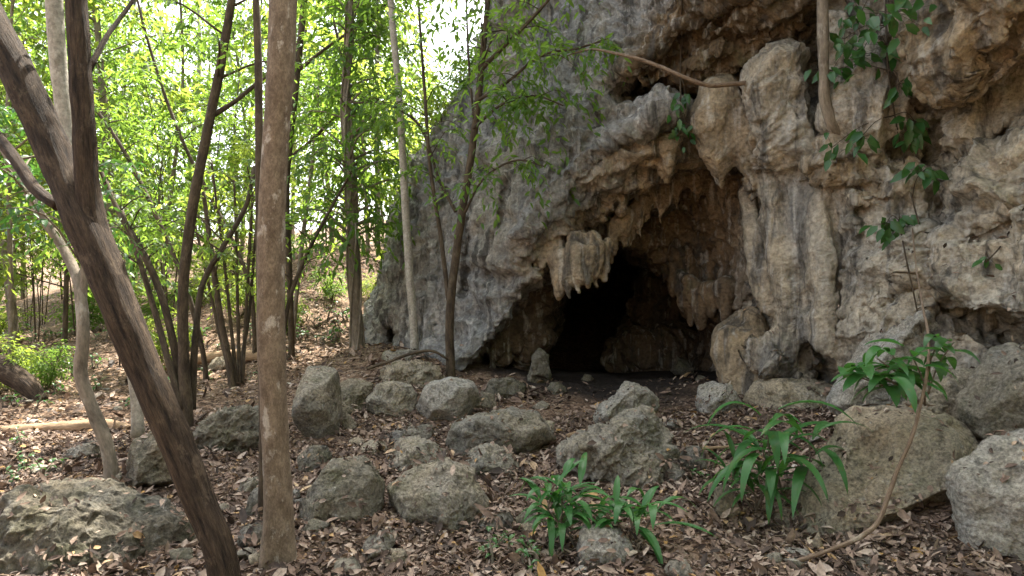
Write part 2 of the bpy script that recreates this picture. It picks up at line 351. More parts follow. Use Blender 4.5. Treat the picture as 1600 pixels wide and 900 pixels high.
# name, outline in photo pixels, distances, rounding (m), outline raggedness (px), tint
LAYERS = [
 ('slab', [(560, 640), (578, 540), (588, 470), (608, 380), (640, 290), (690, 200), (735, 140), (765, 60), (790, -60), (840, -1100), (1150, -1100), (1130, -200), (1062, -20), (1020, 60), (978, 118), (958, 152), (1000, 160), (1058, 172), (1010, 205), (945, 236), (900, 288), (866, 330), (828, 372), (815, 392), (842, 430), (800, 492), (757, 548), (722, 592), (700, 640)],
  [(580, 540, 11.6), (610, 400, 11.4), (700, 200, 11.0), (760, 60, 10.8), (720, 590, 9.0), (840, 430, 8.55), (830, 370, 8.4), (700, 400, 10.1), (640, 540, 10.4), (950, 235, 8.1), (960, 140, 8.3), (860, 150, 9.3), (1060, -20, 8.2), (900, -100, 9.3), (1000, -1000, 9.5), (840, -1000, 11)], .22, 6, GREY),
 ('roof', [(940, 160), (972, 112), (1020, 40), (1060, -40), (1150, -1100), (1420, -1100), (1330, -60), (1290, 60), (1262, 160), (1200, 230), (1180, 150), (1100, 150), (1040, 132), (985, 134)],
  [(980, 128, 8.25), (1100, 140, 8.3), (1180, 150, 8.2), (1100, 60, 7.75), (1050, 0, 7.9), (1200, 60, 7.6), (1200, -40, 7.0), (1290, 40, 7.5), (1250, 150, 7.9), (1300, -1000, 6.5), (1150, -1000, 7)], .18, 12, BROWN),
 ('shelf', [(950, 240), (1010, 196), (1060, 160), (1100, 165), (1140, 200), (1115, 250), (1062, 268), (1045, 282), (1030, 262), (985, 266), (930, 290), (905, 290)],
  [(950, 240, 8.15), (1060, 170, 8.3), (1045, 270, 8.15), (1100, 240, 8.4)], .25, 9, TAN),
 ('band', [(806, 450), (822, 385), (870, 325), (940, 270), (1040, 240), (1130, 220), (1190, 260), (1168, 330), (1140, 316), (1095, 306), (1040, 326), (990, 352), (956, 366), (938, 388), (930, 425), (895, 440), (862, 438), (838, 452)],
  [(830, 430, 9.3), (850, 380, 9.25), (940, 370, 9.4), (950, 290, 9.2), (1060, 280, 9.15), (1140, 300, 9.1), (1180, 260, 8.5)], .2, 12, BROWN),
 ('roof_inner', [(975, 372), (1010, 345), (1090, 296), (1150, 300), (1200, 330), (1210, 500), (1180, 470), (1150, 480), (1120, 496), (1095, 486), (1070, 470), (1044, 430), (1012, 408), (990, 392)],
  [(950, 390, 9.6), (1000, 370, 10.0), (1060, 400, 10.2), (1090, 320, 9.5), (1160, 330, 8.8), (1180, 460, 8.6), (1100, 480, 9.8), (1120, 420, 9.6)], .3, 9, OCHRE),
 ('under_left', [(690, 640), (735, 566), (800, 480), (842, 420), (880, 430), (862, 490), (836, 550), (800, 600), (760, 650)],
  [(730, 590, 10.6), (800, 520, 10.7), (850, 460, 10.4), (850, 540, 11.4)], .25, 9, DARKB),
 ('right_wall', [(1185, 300), (1172, 215), (1182, 150), (1205, 96), (1245, 100), (1262, 150), (1290, 60), (1300, -100), (1360, -1100), (2300, -1100), (2300, 900), (1560, 900), (1420, 760), (1340, 690), (1290, 600), (1250, 560), (1200, 560), (1175, 480), (1170, 380)],
  [(1190, 300, 8.3), (1215, 150, 7.8), (1180, 480, 8.6), (1250, 540, 8.05), (1300, 600, 7.5), (1300, 200, 7.4), (1300, 400, 7.65), (1400, 150, 6.9), (1420, 350, 7.1), (1400, 520, 6.9), (1500, 350, 6.65), (1600, 500, 6.0), (1600, 300, 6.1), (1450, 620, 6.2), (1600, 620, 5.3), (2000, 300, 4.9), (2000, 800, 4.4), (1350, -900, 6.3), (2000, -900, 4.9), (1320, 0, 7.2), (1500, 180, 6.3)], .3, 8, PALE),
 ('right_roof', [(1405, -100), (1420, -10), (1425, 60), (1455, 112), (1490, 146), (1545, 142), (1600, 96), (1700, 60), (2300, 0), (2300, -1100), (1500, -1100)],
  [(1425, 20, 5.9), (1480, 130, 5.85), (1550, 130, 5.6), (1600, 60, 5.2), (1520, 20, 5.3), (1700, 0, 4.9), (2000, -900, 4.5), (1500, -900, 5.0), (1450, -60, 5.6)], .16, 12, TAN),
 ('right_block', [(1462, 330), (1498, 296), (1540, 250), (1640, 150), (2300, 100), (2300, 560), (1640, 520), (1560, 508), (1500, 500), (1466, 470)],
  [(1470, 400, 5.95), (1500, 300, 6.0), (1600, 220, 5.5), (1600, 480, 5.05), (1540, 420, 5.45), (2000, 300, 4.6)], .16, 8, PALE),
 ('mid_block', [(1290, 360), (1310, 300), (1370, 250), (1440, 262), (1462, 330), (1466, 420), (1440, 500), (1390, 560), (1320, 580), (1286, 520)],
  [(1300, 400, 7.15), (1380, 300, 6.5), (1440, 400, 6.3), (1380, 500, 6.35), (1320, 540, 6.9)], .18, 10, PALE),
 ('wall_rib', [(1296, 215), (1330, 235), (1380, 258), (1400, 300), (1350, 300), (1310, 290), (1270, 262)], [(1300, 230, 6.95), (1390, 290, 6.5), (1330, 260, 6.75)], .15, 8, TAN),
 ('wall_plate', [(1300, 20), (1400, 30), (1440, 120), (1430, 215), (1360, 240), (1300, 190), (1285, 100)], [(1300, 100, 6.95), (1420, 60, 6.5), (1420, 200, 6.55), (1330, 200, 6.8)], .2, 10, PALE),
 ('low_plate', [(1440, 470), (1500, 505), (1620, 520), (1700, 560), (1640, 640), (1540, 640), (1440, 620), (1390, 580)], [(1440, 500, 6.0), (1600, 560, 5.3), (1500, 600, 5.7)], .2, 10, PALE),
 ('stratum', [(800, 330), (950, 150), (1075, 165), (1104, 205), (1060, 236), (990, 276), (936, 308), (890, 352), (846, 408), (812, 404)], [(846, 400, 8.68), (940, 300, 8.38), (1080, 200, 8.3), (820, 380, 8.6)], .10, 8, GREY),
 ('stratum_low', [(815, 360), (900, 290), (1000, 220), (1090, 215), (1112, 246), (1050, 272), (970, 312), (915, 352), (868, 408), (835, 420), (815, 408)], [(866, 400, 8.85), (950, 320, 8.62), (1090, 240, 8.5), (820, 400, 8.75)], .10, 9, (.30, .24, .165)),
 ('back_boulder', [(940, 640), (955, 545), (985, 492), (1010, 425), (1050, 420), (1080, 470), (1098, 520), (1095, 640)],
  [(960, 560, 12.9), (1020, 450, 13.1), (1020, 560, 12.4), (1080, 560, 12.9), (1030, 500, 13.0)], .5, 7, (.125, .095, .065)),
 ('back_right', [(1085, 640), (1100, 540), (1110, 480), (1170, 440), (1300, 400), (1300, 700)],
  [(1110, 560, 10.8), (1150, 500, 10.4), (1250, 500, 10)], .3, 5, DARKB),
]
lay2d = []
jit = np.stack([PX / 55, PY / 55, np.zeros_like(PX)], 2)
for li, (nm, poly, ctrl, rnd, rag, tint) in enumerate(LAYERS):
    fr = field(ctrl, PX, PY)
    sd = poly_sd(poly, PX, PY) + fbm(jit + li * 7.3, 4) * rag * 1.6
    e = sd * fr / F
    t = np.clip(1 - e / rnd, 0, 1)
    fr = fr + rnd * 1.1 * (1 - np.sqrt(np.maximum(0, 1 - t * t)))
    lay2d.append((fr.astype(np.float32), e.astype(np.float32)))
dk = dks.astype(np.float32)
SDF = np.full((nX, nY, nK), 9., np.float32)
SDF[:] = (19.5 - dk)[None, None, :]                          # the back of the cave
SDF = np.where((PX < 830)[:, :, None], np.maximum(SDF, ((820 - PX) / F * 12).astype(np.float32)[:, :, None]), SDF)
KS = .07
def smin(a, b, k): 
    h = np.clip(.5 + .5 * (b - a) / k, 0, 1); return b * (1 - h) + a * h - k * h * (1 - h)
for fr, e in lay2d:
    f = np.maximum(fr[:, :, None] - dk[None, None, :], -e[:, :, None])
    SDF = smin(SDF, f, KS) if fr is not None else SDF

# round-cone bodies: stalactites, drapery columns, knobs.  (part name or None, [(px,py,d,r_m) ...], tint)
CONES = []
def cone(name, pts, tint, k=.10): CONES.append((name, [(at(p[0], p[1], p[2]), p[3]) for p in pts], tint, k))
# the cluster hanging over the cave mouth
for x, y0, y1, r, d in [(874, 398, 474, .085, 8.62), (889, 385, 468, .07, 8.5), (903, 385, 462, .075, 8.44), (918, 388, 457, .07, 8.46), (931, 385, 450, .075, 8.55), (944, 380, 440, .06, 8.66), (866, 400, 440, .06, 8.7), (896, 372, 428, .10, 8.6), (920, 372, 424, .10, 8.6)]:
    cone('stalactite', [(x + 4, y0, d, r * 1.1), (x + 1, y0 * .35 + y1 * .65, d, r), (x, y1 - 3, d, .03)], (.34, .275, .19), .03)
fr_ = random.Random(4)
for s_ in range(26):
    t_ = s_ / 25; rim = [(826, 398), (862, 400), (944, 384), (985, 345), (1040, 310), (1100, 296), (1130, 300)]
    q_ = t_ * 5.999; i_ = int(q_); u_ = q_ - i_; x = rim[i_][0] + (rim[i_ + 1][0] - rim[i_][0]) * u_ + fr_.uniform(-6, 6); y0 = rim[i_][1] + (rim[i_ + 1][1] - rim[i_][1]) * u_ - 22
    if 866 < x < 945: continue
    r = fr_.uniform(.05, .10); y1 = y0 + fr_.uniform(34, 66); d = 8.78 + .35 * min(1, max(0, (x - 850) / 150)) + fr_.uniform(-.06, .12)
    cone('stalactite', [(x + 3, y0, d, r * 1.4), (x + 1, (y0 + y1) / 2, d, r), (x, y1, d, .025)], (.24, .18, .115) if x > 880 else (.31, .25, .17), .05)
for s_ in range(14):
    x = 880 + s_ * 15 + fr_.uniform(-5, 5); y0 = 352 - s_ * 8 - fr_.uniform(0, 12); y1 = y0 + fr_.uniform(20, 40); d = 8.72 + fr_.uniform(0, .12)
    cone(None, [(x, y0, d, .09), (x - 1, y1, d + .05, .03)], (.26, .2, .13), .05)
# stalactites along the inner rim
for x, y0, y1, r, d in [(1078, 440, 505, .10, 9.6), (1096, 455, 512, .12, 9.5), (1064, 430, 485, .09, 9.8), (1112, 450, 495, .12, 9.3), (1132, 450, 500, .13, 9.1), (1050, 420, 462, .09, 10)]:
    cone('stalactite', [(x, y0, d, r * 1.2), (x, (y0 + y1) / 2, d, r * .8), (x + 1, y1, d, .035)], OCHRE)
# drips under the left edge
for x, y0, y1, r, d in [(812, 470, 540, .13, 9.8), (832, 450, 555, .14, 9.9), (850, 450, 530, .13, 10), (792, 500, 560, .12, 9.75), (772, 520, 580, .12, 9.6), (826, 500, 580, .13, 10.1)]:
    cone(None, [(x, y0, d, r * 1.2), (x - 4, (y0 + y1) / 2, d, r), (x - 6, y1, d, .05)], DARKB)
# big hanging bosses under the roof
cone('stalactite', [(1124, 150, 8.05, .24), (1112, 195, 7.95, .23), (1116, 240, 7.98, .16), (1128, 292, 8.1, .04)], TAN, .12)
cone('stalactite', [(1138, 165, 8.0, .16), (1136, 220, 7.95, .15), (1140, 262, 8.0, .05)], TAN, .08)
cone('stalactite', [(1095, 175, 8.05, .10), (1098, 225, 8.0, .08), (1104, 255, 8.05, .03)], TAN, .06)
cone('stalactite', [(1155, 190, 7.9, .16), (1158, 230, 7.9, .12), (1164, 268, 7.95, .05)], TAN)
cone('stalactite', [(1044, 225, 8.15, .12), (1048, 250, 8.15, .10), (1046, 278, 8.2, .03)], TAN)
cone('stalactite', [(1004, 225, 8.3, .12), (1008, 262, 8.3, .04)], TAN)
# the knob and the flowstone columns below it
cone(None, [(1216, 130, 7.5, .26), (1226, 175, 7.4, .28), (1240, 230, 7.45, .26), (1250, 290, 7.6, .12)], PALE, .12)
cone(None, [(1186, 200, 7.8, .15), (1192, 250, 7.8, .16), (1180, 300, 7.95, .10)], TAN)
cone('flowstone_column', [(1166, 300, 8.35, .10), (1180, 360, 8.15, .14), (1196, 430, 8.0, .17), (1210, 480, 7.95, .14), (1218, 530, 7.9, .16)], PALE)
cone('flowstone_column', [(1205, 280, 7.75, .13), (1215, 360, 7.7, .17), (1232, 440, 7.6, .18), (1240, 500, 7.6, .15), (1243, 560, 7.6, .17)], PALE)
cone('flowstone_column', [(1250, 300, 7.5, .12), (1258, 380, 7.45, .15), (1268, 470, 7.4, .13), (1275, 540, 7.35, .12)], GREY)
cone('flowstone_column', [(1285, 290, 7.3, .12), (1288, 380, 7.2, .18), (1290, 480, 7.15, .2), (1300, 560, 7.1, .17)], PALE)
cone(None, [(1225, 560, 7.7, .22), (1240, 575, 7.6, .20), (1262, 560, 7.55, .15)], GREY)
# bulbous stalagmite masses at the right of the mouth
cone('stalagmite', [(1150, 545, 8.4, .27), (1160, 590, 8.3, .24), (1172, 640, 8.2, .26)], TAN, .12)
cone('stalagmite', [(1172, 500, 8.4, .14), (1186, 550, 8.2, .17), (1195, 600, 8.1, .22)], TAN, .1)
cone('stalagmite', [(1150, 500, 8.6, .10), (1140, 530, 8.5, .18)], TAN, .1)
cone(None, [(1215, 560, 7.9, .22), (1218, 610, 7.9, .28), (1240, 640, 7.8, .3)], TAN, .1)
# boulders of the inner back wall
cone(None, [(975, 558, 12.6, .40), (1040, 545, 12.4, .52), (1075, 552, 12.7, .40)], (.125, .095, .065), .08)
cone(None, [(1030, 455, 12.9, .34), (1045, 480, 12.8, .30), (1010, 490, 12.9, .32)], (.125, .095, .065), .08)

def seg_d(X, Y, Z, a, b, ra, rb):
    ab = b - a; L = float(ab @ ab) + 1e-9
    t = np.clip(((X - a[0]) * ab[0] + (Y - a[1]) * ab[1] + (Z - a[2]) * ab[2]) / L, 0, 1)
    return np.sqrt((X - a[0] - t * ab[0]) ** 2 + (Y - a[1] - t * ab[1]) ** 2 + (Z - a[2] - t * ab[2]) ** 2) - (ra + (rb - ra) * t)
for nm, pts, tint, k in CONES:
    P = np.array([p for p, r in pts]); R = max(r for p, r in pts) + .35
    lo, hi = P.min(0) - R, P.max(0) + R
    k0, k1 = np.searchsorted(dks, [lo[1], hi[1]]); k0 = max(k0 - 1, 0); dmin = lo[1]
    i0, i1 = np.searchsorted(pxs, [min(800 + F * lo[0] / dmin, 800 + F * lo[0] / hi[1]), max(800 + F * hi[0] / dmin, 800 + F * hi[0] / hi[1])])
    j0, j1 = np.searchsorted(pys, [450 - F * (hi[2] - EYE) / (dmin if hi[2] > EYE else hi[1]), 450 - F * (lo[2] - EYE) / (dmin if lo[2] < EYE else hi[1])])
    sl_ = (slice(max(i0 - 1, 0), i1 + 1), slice(max(j0 - 1, 0), j1 + 1), slice(k0, k1 + 1))
    Y = dk[None, None, sl_[2]]; X = ((pxs[sl_[0]] - 800) / F)[:, None, None].astype(np.float32) * Y; Z = EYE - ((pys[sl_[1]] - 450) / F)[None, :, None].astype(np.float32) * Y
    X, Y, Z = np.broadcast_arrays(X, Y, Z)
    f = None
    for (a, ra), (b, rb) in zip(pts[:-1], pts[1:]):
        q = seg_d(X, Y, Z, a, b, ra, rb); f = q if f is None else np.minimum(f, q)
    SDF[sl_] = smin(SDF[sl_], f.astype(np.float32), k)
# hollows: water-worn holes and recesses  (px, py, d, rx, ry, rz)
for hx, hy, hd, r in [(1565, 62, 5.1, .09), (1475, 178, 6.25, .07), (1495, 210, 6.1, .10), (1508, 130, 5.9, .08), (1258, 470, 7.25, .09), (1275, 575, 7.3, .17), (1196, 505, 8.0, .09), (1243, 430, 7.4, .05), (690, 520, 10.2, .10), (612, 530, 11.2, .16), (1478, 330, 6.1, .08), (1330, 232, 7.0, .1)]:
    c = at(hx, hy, hd)
    i0, i1 = np.searchsorted(pxs, [hx - 120, hx + 120]); j0, j1 = np.searchsorted(pys, [hy - 160, hy + 160]); k0, k1 = np.searchsorted(dks, [hd - 1, hd + 1])
    Y = dk[None, None, k0:k1]; X = ((pxs[i0:i1] - 800) / F)[:, None, None] * Y; Z = EYE - ((pys[j0:j1] - 450) / F)[None, :, None] * Y
    q = np.sqrt(((X - c[0]) / 1.) ** 2 + ((Y - c[1]) / 2.) ** 2 + ((Z - c[2]) / 1.6) ** 2) - r
    SDF[i0:i1, j0:j1, k0:k1] = -smin(-SDF[i0:i1, j0:j1, k0:k1], q.astype(np.float32), .08)

# dark slots between the draperies, and joints across the right wall
FRONT = np.full(PX.shape, 20., np.float32)
for fr, e in lay2d: FRONT = np.where(e > 0, np.minimum(FRONT, fr), FRONT)
def groove(poly, r, dip=.07, k=.03):
    r = r * 1.9
    pts = []
    for x, y in poly:
        i_, j_ = np.searchsorted(pxs, x), np.searchsorted(pys, y); pts.append(at(x, y, float(FRONT[i_, j_]) + dip))
    P_ = np.array(pts); x0, x1 = min(q[0] for q in poly) - 50, max(q[0] for q in poly) + 50; y0, y1 = min(q[1] for q in poly) - 50, max(q[1] for q in poly) + 50
    i0, i1 = np.searchsorted(pxs, [x0, x1]); j0, j1 = np.searchsorted(pys, [y0, y1]); k0, k1 = np.searchsorted(dks, [P_[:, 1].min() - .6, P_[:, 1].max() + .6])
    Y = dk[None, None, k0:k1]; X = ((pxs[i0:i1] - 800) / F)[:, None, None] * Y; Z = EYE - ((pys[j0:j1] - 450) / F)[None, :, None] * Y
    X, Y, Z = np.broadcast_arrays(X, Y, Z); q = None
    for a_, b_ in zip(P_[:-1], P_[1:]):
        s_ = seg_d(X, Y * .5, Z, a_ * np.array([1, .5, 1]), b_ * np.array([1, .5, 1]), r, r * .8); q = s_ if q is None else np.minimum(q, s_)
    SDF[i0:i1, j0:j1, k0:k1] = -smin(-SDF[i0:i1, j0:j1, k0:k1], q.astype(np.float32), k)
for poly, r in [([(1206, 260), (1204, 340), (1214, 420), (1222, 500)], .05), ([(1238, 300), (1244, 380), (1250, 470)], .055), ([(1262, 330), (1266, 420), (1258, 500)], .05), ([(1276, 280), (1275, 380), (1283, 460), (1284, 540)], .05), ([(1308, 320), (1312, 420), (1306, 520)], .04), ([(1190, 330), (1196, 380)], .04), ([(1228, 360), (1234, 470)], .03),
                ([(1330, 500), (1400, 470), (1460, 420), (1530, 372), (1600, 330)], .03), ([(1466, 200), (1468, 280), (1462, 350), (1458, 440), (1470, 500)], .055), ([(1330, 245), (1400, 262), (1450, 290)], .035), ([(1350, 330), (1372, 420), (1366, 520)], .03), ([(1500, 500), (1560, 516), (1640, 524)], .05), ([(1395, 60), (1430, 140), (1470, 170)], .05), ([(1300, 250), (1330, 290), (1380, 310)], .03), ([(1520, 240), (1560, 215), (1620, 190)], .04), ([(1540, 110), (1580, 60), (1600, 30)], .05),
                ([(1060, 60), (1120, 30), (1180, -10)], .05), ([(1010, 110), (1080, 70), (1150, 60), (1230, 20)], .04), ([(1160, 110), (1220, 70), (1270, 20)], .05), ([(640, 280), (630, 400), (618, 520)], .04), ([(690, 300), (684, 420), (676, 520)], .03), ([(760, 230), (740, 340), (722, 460)], .03), ([(800, 250), (775, 370), (760, 450)], .03)]:
    groove(poly, r)

def surface_nets(S):
    neg = S < 0
    c = np.zeros(tuple(n - 1 for n in S.shape), np.int8)
    for dx in (0, 1):
        for dy in (0, 1):
            for dz in (0, 1):
                c += neg[dx:S.shape[0] - 1 + dx, dy:S.shape[1] - 1 + dy, dz:S.shape[2] - 1 + dz]
    cells = np.argwhere((c > 0) & (c < 8)); idx = np.full(c.shape, -1, np.int32); idx[tuple(cells.T)] = np.arange(len(cells))
    acc = np.zeros((len(cells), 3)); cnt = np.zeros(len(cells))
    val = {}
    for dx in (0, 1):
        for dy in (0, 1):
            for dz in (0, 1): val[dx, dy, dz] = S[cells[:, 0] + dx, cells[:, 1] + dy, cells[:, 2] + dz]
    for a in val:
        for ax in range(3):
            if a[ax]: continue
            b = list(a); b[ax] = 1; va, vb = val[a], val[tuple(b)]
            m = (va < 0) != (vb < 0); t = np.where(m, va / np.where(m, va - vb, 1), 0)
            p = np.array(a, float)[None, :].repeat(len(cells), 0); p[:, ax] = t
            acc += p * m[:, None]; cnt += m
    pos = cells + acc / cnt[:, None]
    quads = []
    for ax in range(3):
        s0 = [slice(1, -1)] * 3; s1 = [slice(1, -1)] * 3; s0[ax] = slice(0, -1); s1[ax] = slice(1, None)
        a = neg[tuple(s0)]; b = neg[tuple(s1)]; e = np.argwhere(a != b)
        if not len(e): continue
        flip = a[tuple(e.T)]
        e = e.copy()
        o1, o2 = (ax + 1) % 3, (ax + 2) % 3
        e[:, o1] += 1; e[:, o2] += 1
        def cell(d1, d2):
            q = e.copy(); q[:, o1] -= d1; q[:, o2] -= d2; return idx[tuple(q.T)]
        q = np.stack([cell(1, 1), cell(0, 1), cell(0, 0), cell(1, 0)], 1)
        q[~flip] = q[~flip][:, ::-1]
        quads.append(q[(q >= 0).all(1)])
    return pos, np.concatenate(quads)

def normals_of(v, q):
    n = np.cross(v[q[:, 2]] - v[q[:, 0]], v[q[:, 3]] - v[q[:, 1]]); out = np.zeros_like(v)
    for k in range(4): np.add.at(out, q[:, k], n)
    return out / (np.linalg.norm(out, axis=1, keepdims=True) + 1e-12)
def subdivide(v, q):
    n = len(v); e = np.concatenate([np.stack([q[:, k], q[:, (k + 1) % 4]], 1) for k in range(4)])
    es = np.sort(e, 1); key = es[:, 0].astype(np.int64) * n + es[:, 1]; u, inv = np.unique(key, return_inverse=True)
    a, b = u // n, u % n; ve = (v[a] + v[b]) / 2; vf = v[q].mean(1)
    m = len(q); em = [n + inv[k * m:(k + 1) * m] for k in range(4)]; fc = n + len(u) + np.arange(m)
    Q = np.concatenate([np.stack([q[:, k], em[k], fc, em[(k + 3) % 4]], 1) for k in range(4)])
    return np.concatenate([v, ve, vf]), Q, np.tile(np.arange(m), 4)
def relax(v, q, it, lam=.5):
    for _ in range(it):
        s = np.zeros_like(v); c = np.zeros(len(v))
        for k in range(4):
            np.add.at(s, q[:, k], v[q[:, (k + 1) % 4]]); np.add.at(c, q[:, k], 1)
        for k in range(4):
            np.add.at(s, q[:, k], v[q[:, (k + 3) % 4]]); np.add.at(c, q[:, k], 1)
        v = v * (1 - lam) + lam * s / np.maximum(c, 1)[:, None]
    return v

def build_cliff():
    for cut in (np.s_[:, 0, :], np.s_[0], np.s_[-1], np.s_[:, :, -1], np.s_[:, -1, :]): SDF[cut] = np.abs(SDF[cut]) + .02     # close the rock on its far sides
    pos, Q = surface_nets(SDF)
    ip = np.arange(nX), np.arange(nY), np.arange(nK)
    vp = np.stack([np.interp(pos[:, 0], ip[0], pxs), np.interp(pos[:, 1], ip[1], pys), np.interp(pos[:, 2], ip[2], dks)], 1)
    V = np.stack([(vp[:, 0] - 800) / F * vp[:, 2], vp[:, 2], EYE - (vp[:, 1] - 450) / F * vp[:, 2]], 1)
    V = relax(V, Q, 1)
    # part of each face: nearest hanging body, else the cliff itself
    part = np.full(len(V), -1); best = np.full(len(V), .035)
    tint = np.tile(np.array(GREY), (len(V), 1)); wsum = np.zeros(len(V)); tacc = np.zeros((len(V), 3))
    ii = np.clip(pos[:, 0].round().astype(int), 0, nX - 1); jj = np.clip(pos[:, 1].round().astype(int), 0, nY - 1)
    for (nm, poly, ctrl, r, rag, tn), (fr, e) in zip(LAYERS, lay2d):
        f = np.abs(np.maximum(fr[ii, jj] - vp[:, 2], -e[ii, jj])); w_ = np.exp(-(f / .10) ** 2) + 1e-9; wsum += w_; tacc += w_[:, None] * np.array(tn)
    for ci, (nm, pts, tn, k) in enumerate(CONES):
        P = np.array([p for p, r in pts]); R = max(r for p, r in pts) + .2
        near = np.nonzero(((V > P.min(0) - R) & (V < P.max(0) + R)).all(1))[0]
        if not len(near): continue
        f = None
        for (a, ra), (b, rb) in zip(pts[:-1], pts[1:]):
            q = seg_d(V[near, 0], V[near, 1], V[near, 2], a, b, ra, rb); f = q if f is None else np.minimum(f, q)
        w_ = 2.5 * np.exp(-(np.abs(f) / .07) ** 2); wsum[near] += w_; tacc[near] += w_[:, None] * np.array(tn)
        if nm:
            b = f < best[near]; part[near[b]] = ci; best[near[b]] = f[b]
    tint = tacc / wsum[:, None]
    fpart = part[Q].max(1); same = (part[Q] >= 0).sum(1) >= 3; fpart = np.where(same, fpart, -1)
    T = tint; vpx = vp
    def attr_sub(a, q):
        n = len(a); e = np.concatenate([np.stack([q[:, k], q[:, (k + 1) % 4]], 1) for k in range(4)]); es = np.sort(e, 1)
        key = es[:, 0].astype(np.int64) * n + es[:, 1]; u = np.unique(key); return np.concatenate([a, (a[u // n] + a[u % n]) / 2, a[q].mean(1)])
    T = attr_sub(T, Q); vpx = attr_sub(vpx, Q)
    V, Q, src = subdivide(V, Q); fpart = fpart[src]
    V = relax(V, Q, 1, .3)
    N = normals_of(V, Q)
    # --- relief, all in metres and world space
    warp = np.stack([fbm(V * .7 + s, 3) for s in (1, 23, 57)], 1)
    P = V + warp * .35
    slabw = np.clip(lay2d[0][1][np.clip(np.searchsorted(pxs, vpx[:, 0]), 0, nX - 1), np.clip(np.searchsorted(pys, vpx[:, 1]), 0, nY - 1)] / .3, 0, 1)
    slabw = slabw * (vpx[:, 0] < 1100)
    rightw = np.clip((vpx[:, 0] - 1180) / 120, 0, 1)
    h = fbm(P * 1.1 + 5, 4) * .17 * (1 - .65 * slabw) + fbm(P * 2.1 + 45, 5, .5, ridged=True) * .10 * (1 - .65 * slabw) * (1 - .35 * rightw)
    h += fbm(P * 4.0 + 31, 4, ridged=True) * .075
    # strata dipping to the lower left
    s = P[:, 0] * .62 - P[:, 2] * .78 + P[:, 1] * .15
    st = vnoise(np.stack([s * 2.2, P[:, 1] * .25, P[:, 0] * .2], 1)) * .6 + vnoise(np.stack([s * 7, P[:, 1] * .6, P[:, 0] * .5], 1)) * .4
    lipw = np.exp(-((lay2d[0][1][np.clip(np.searchsorted(pxs, vpx[:, 0]), 0, nX - 1), np.clip(np.searchsorted(pys, vpx[:, 1]), 0, nY - 1)]) / .8) ** 2)
    h += st * (.06 + .14 * lipw) * (1 - .5 * rightw)
    # water-worn vertical flutes on the grey slab and drapery on the right wall
    u = P[:, 0] + .55 * P[:, 1] * .3
    fl = vnoise(np.stack([u * 5.5, P[:, 2] * .35, P[:, 1] * .5], 1)); fl2 = vnoise(np.stack([u * 13, P[:, 2] * .9, P[:, 1] * .5], 1))
    drape = np.exp(-((vpx[:, 0] - 1230) / 110) ** 2) * (vpx[:, 1] > 260)
    fl3 = 1 - 2 * np.abs(vnoise(np.stack([u * 9, P[:, 2] * .5, P[:, 1] * .5], 1))) ** .7
    h += (fl * .095 + fl2 * .055 + fl3 * .055) * (slabw + .3 * rightw + .8 * drape)
    f1, f2, cid = worley(P * np.array([1.5, 1.5, 1.0]) + 3, 5)
    edge = np.clip((f2 - f1) / .10, 0, 1)
    h += cid * .12 * edge * rightw * (1 - .6 * drape) - (1 - edge) * .05 * rightw * (1 - .6 * drape)
    f1, f2, cid = worley(P * 3.6 + 9, 2)
    h += cid * .05 * (1 - .5 * rightw) * np.clip((f2 - f1) / .1, 0, 1) * (1 - .6 * slabw)
    # scalloped pockets
    f1, f2, _ = worley(P * np.array([6.5, 6.5, 4.5]) + 17, 8); h += (f1 - .5) * .075 * (1 - .3 * slabw) * (1 - .6 * rightw)
    f1, f2, _ = worley(V * 15 + warp * 2, 3); h += (f1 - .5) * .014
    h += fbm(V * 17 + 3, 3) * .012
    small = fpart >= 0
    damp = np.ones(len(V)); damp[np.unique(Q[small])] = .3
    V = V + N * (h * damp)[:, None]
    def make(name, faces, parent=None):
        u, inv = np.unique(faces, return_inverse=True); me = new_mesh(name, V[u], inv.reshape(-1, 4))
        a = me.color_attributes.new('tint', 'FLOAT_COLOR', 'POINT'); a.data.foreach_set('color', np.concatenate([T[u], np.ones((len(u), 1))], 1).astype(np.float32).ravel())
        me.normals_split_custom_set_from_vertices(NN[u].tolist())
        return link(name, me, M['cliff'], parent)
    NN = normals_of(V, Q)
    cl = make('cliff', Q[fpart < 0]); tag(cl, kind='structure')
    for ci in np.unique(fpart[fpart >= 0]):
        f = Q[fpart == ci]
        if len(f) > 30: make(CONES[ci][0], f, cl)
build_cliff()
del SDF

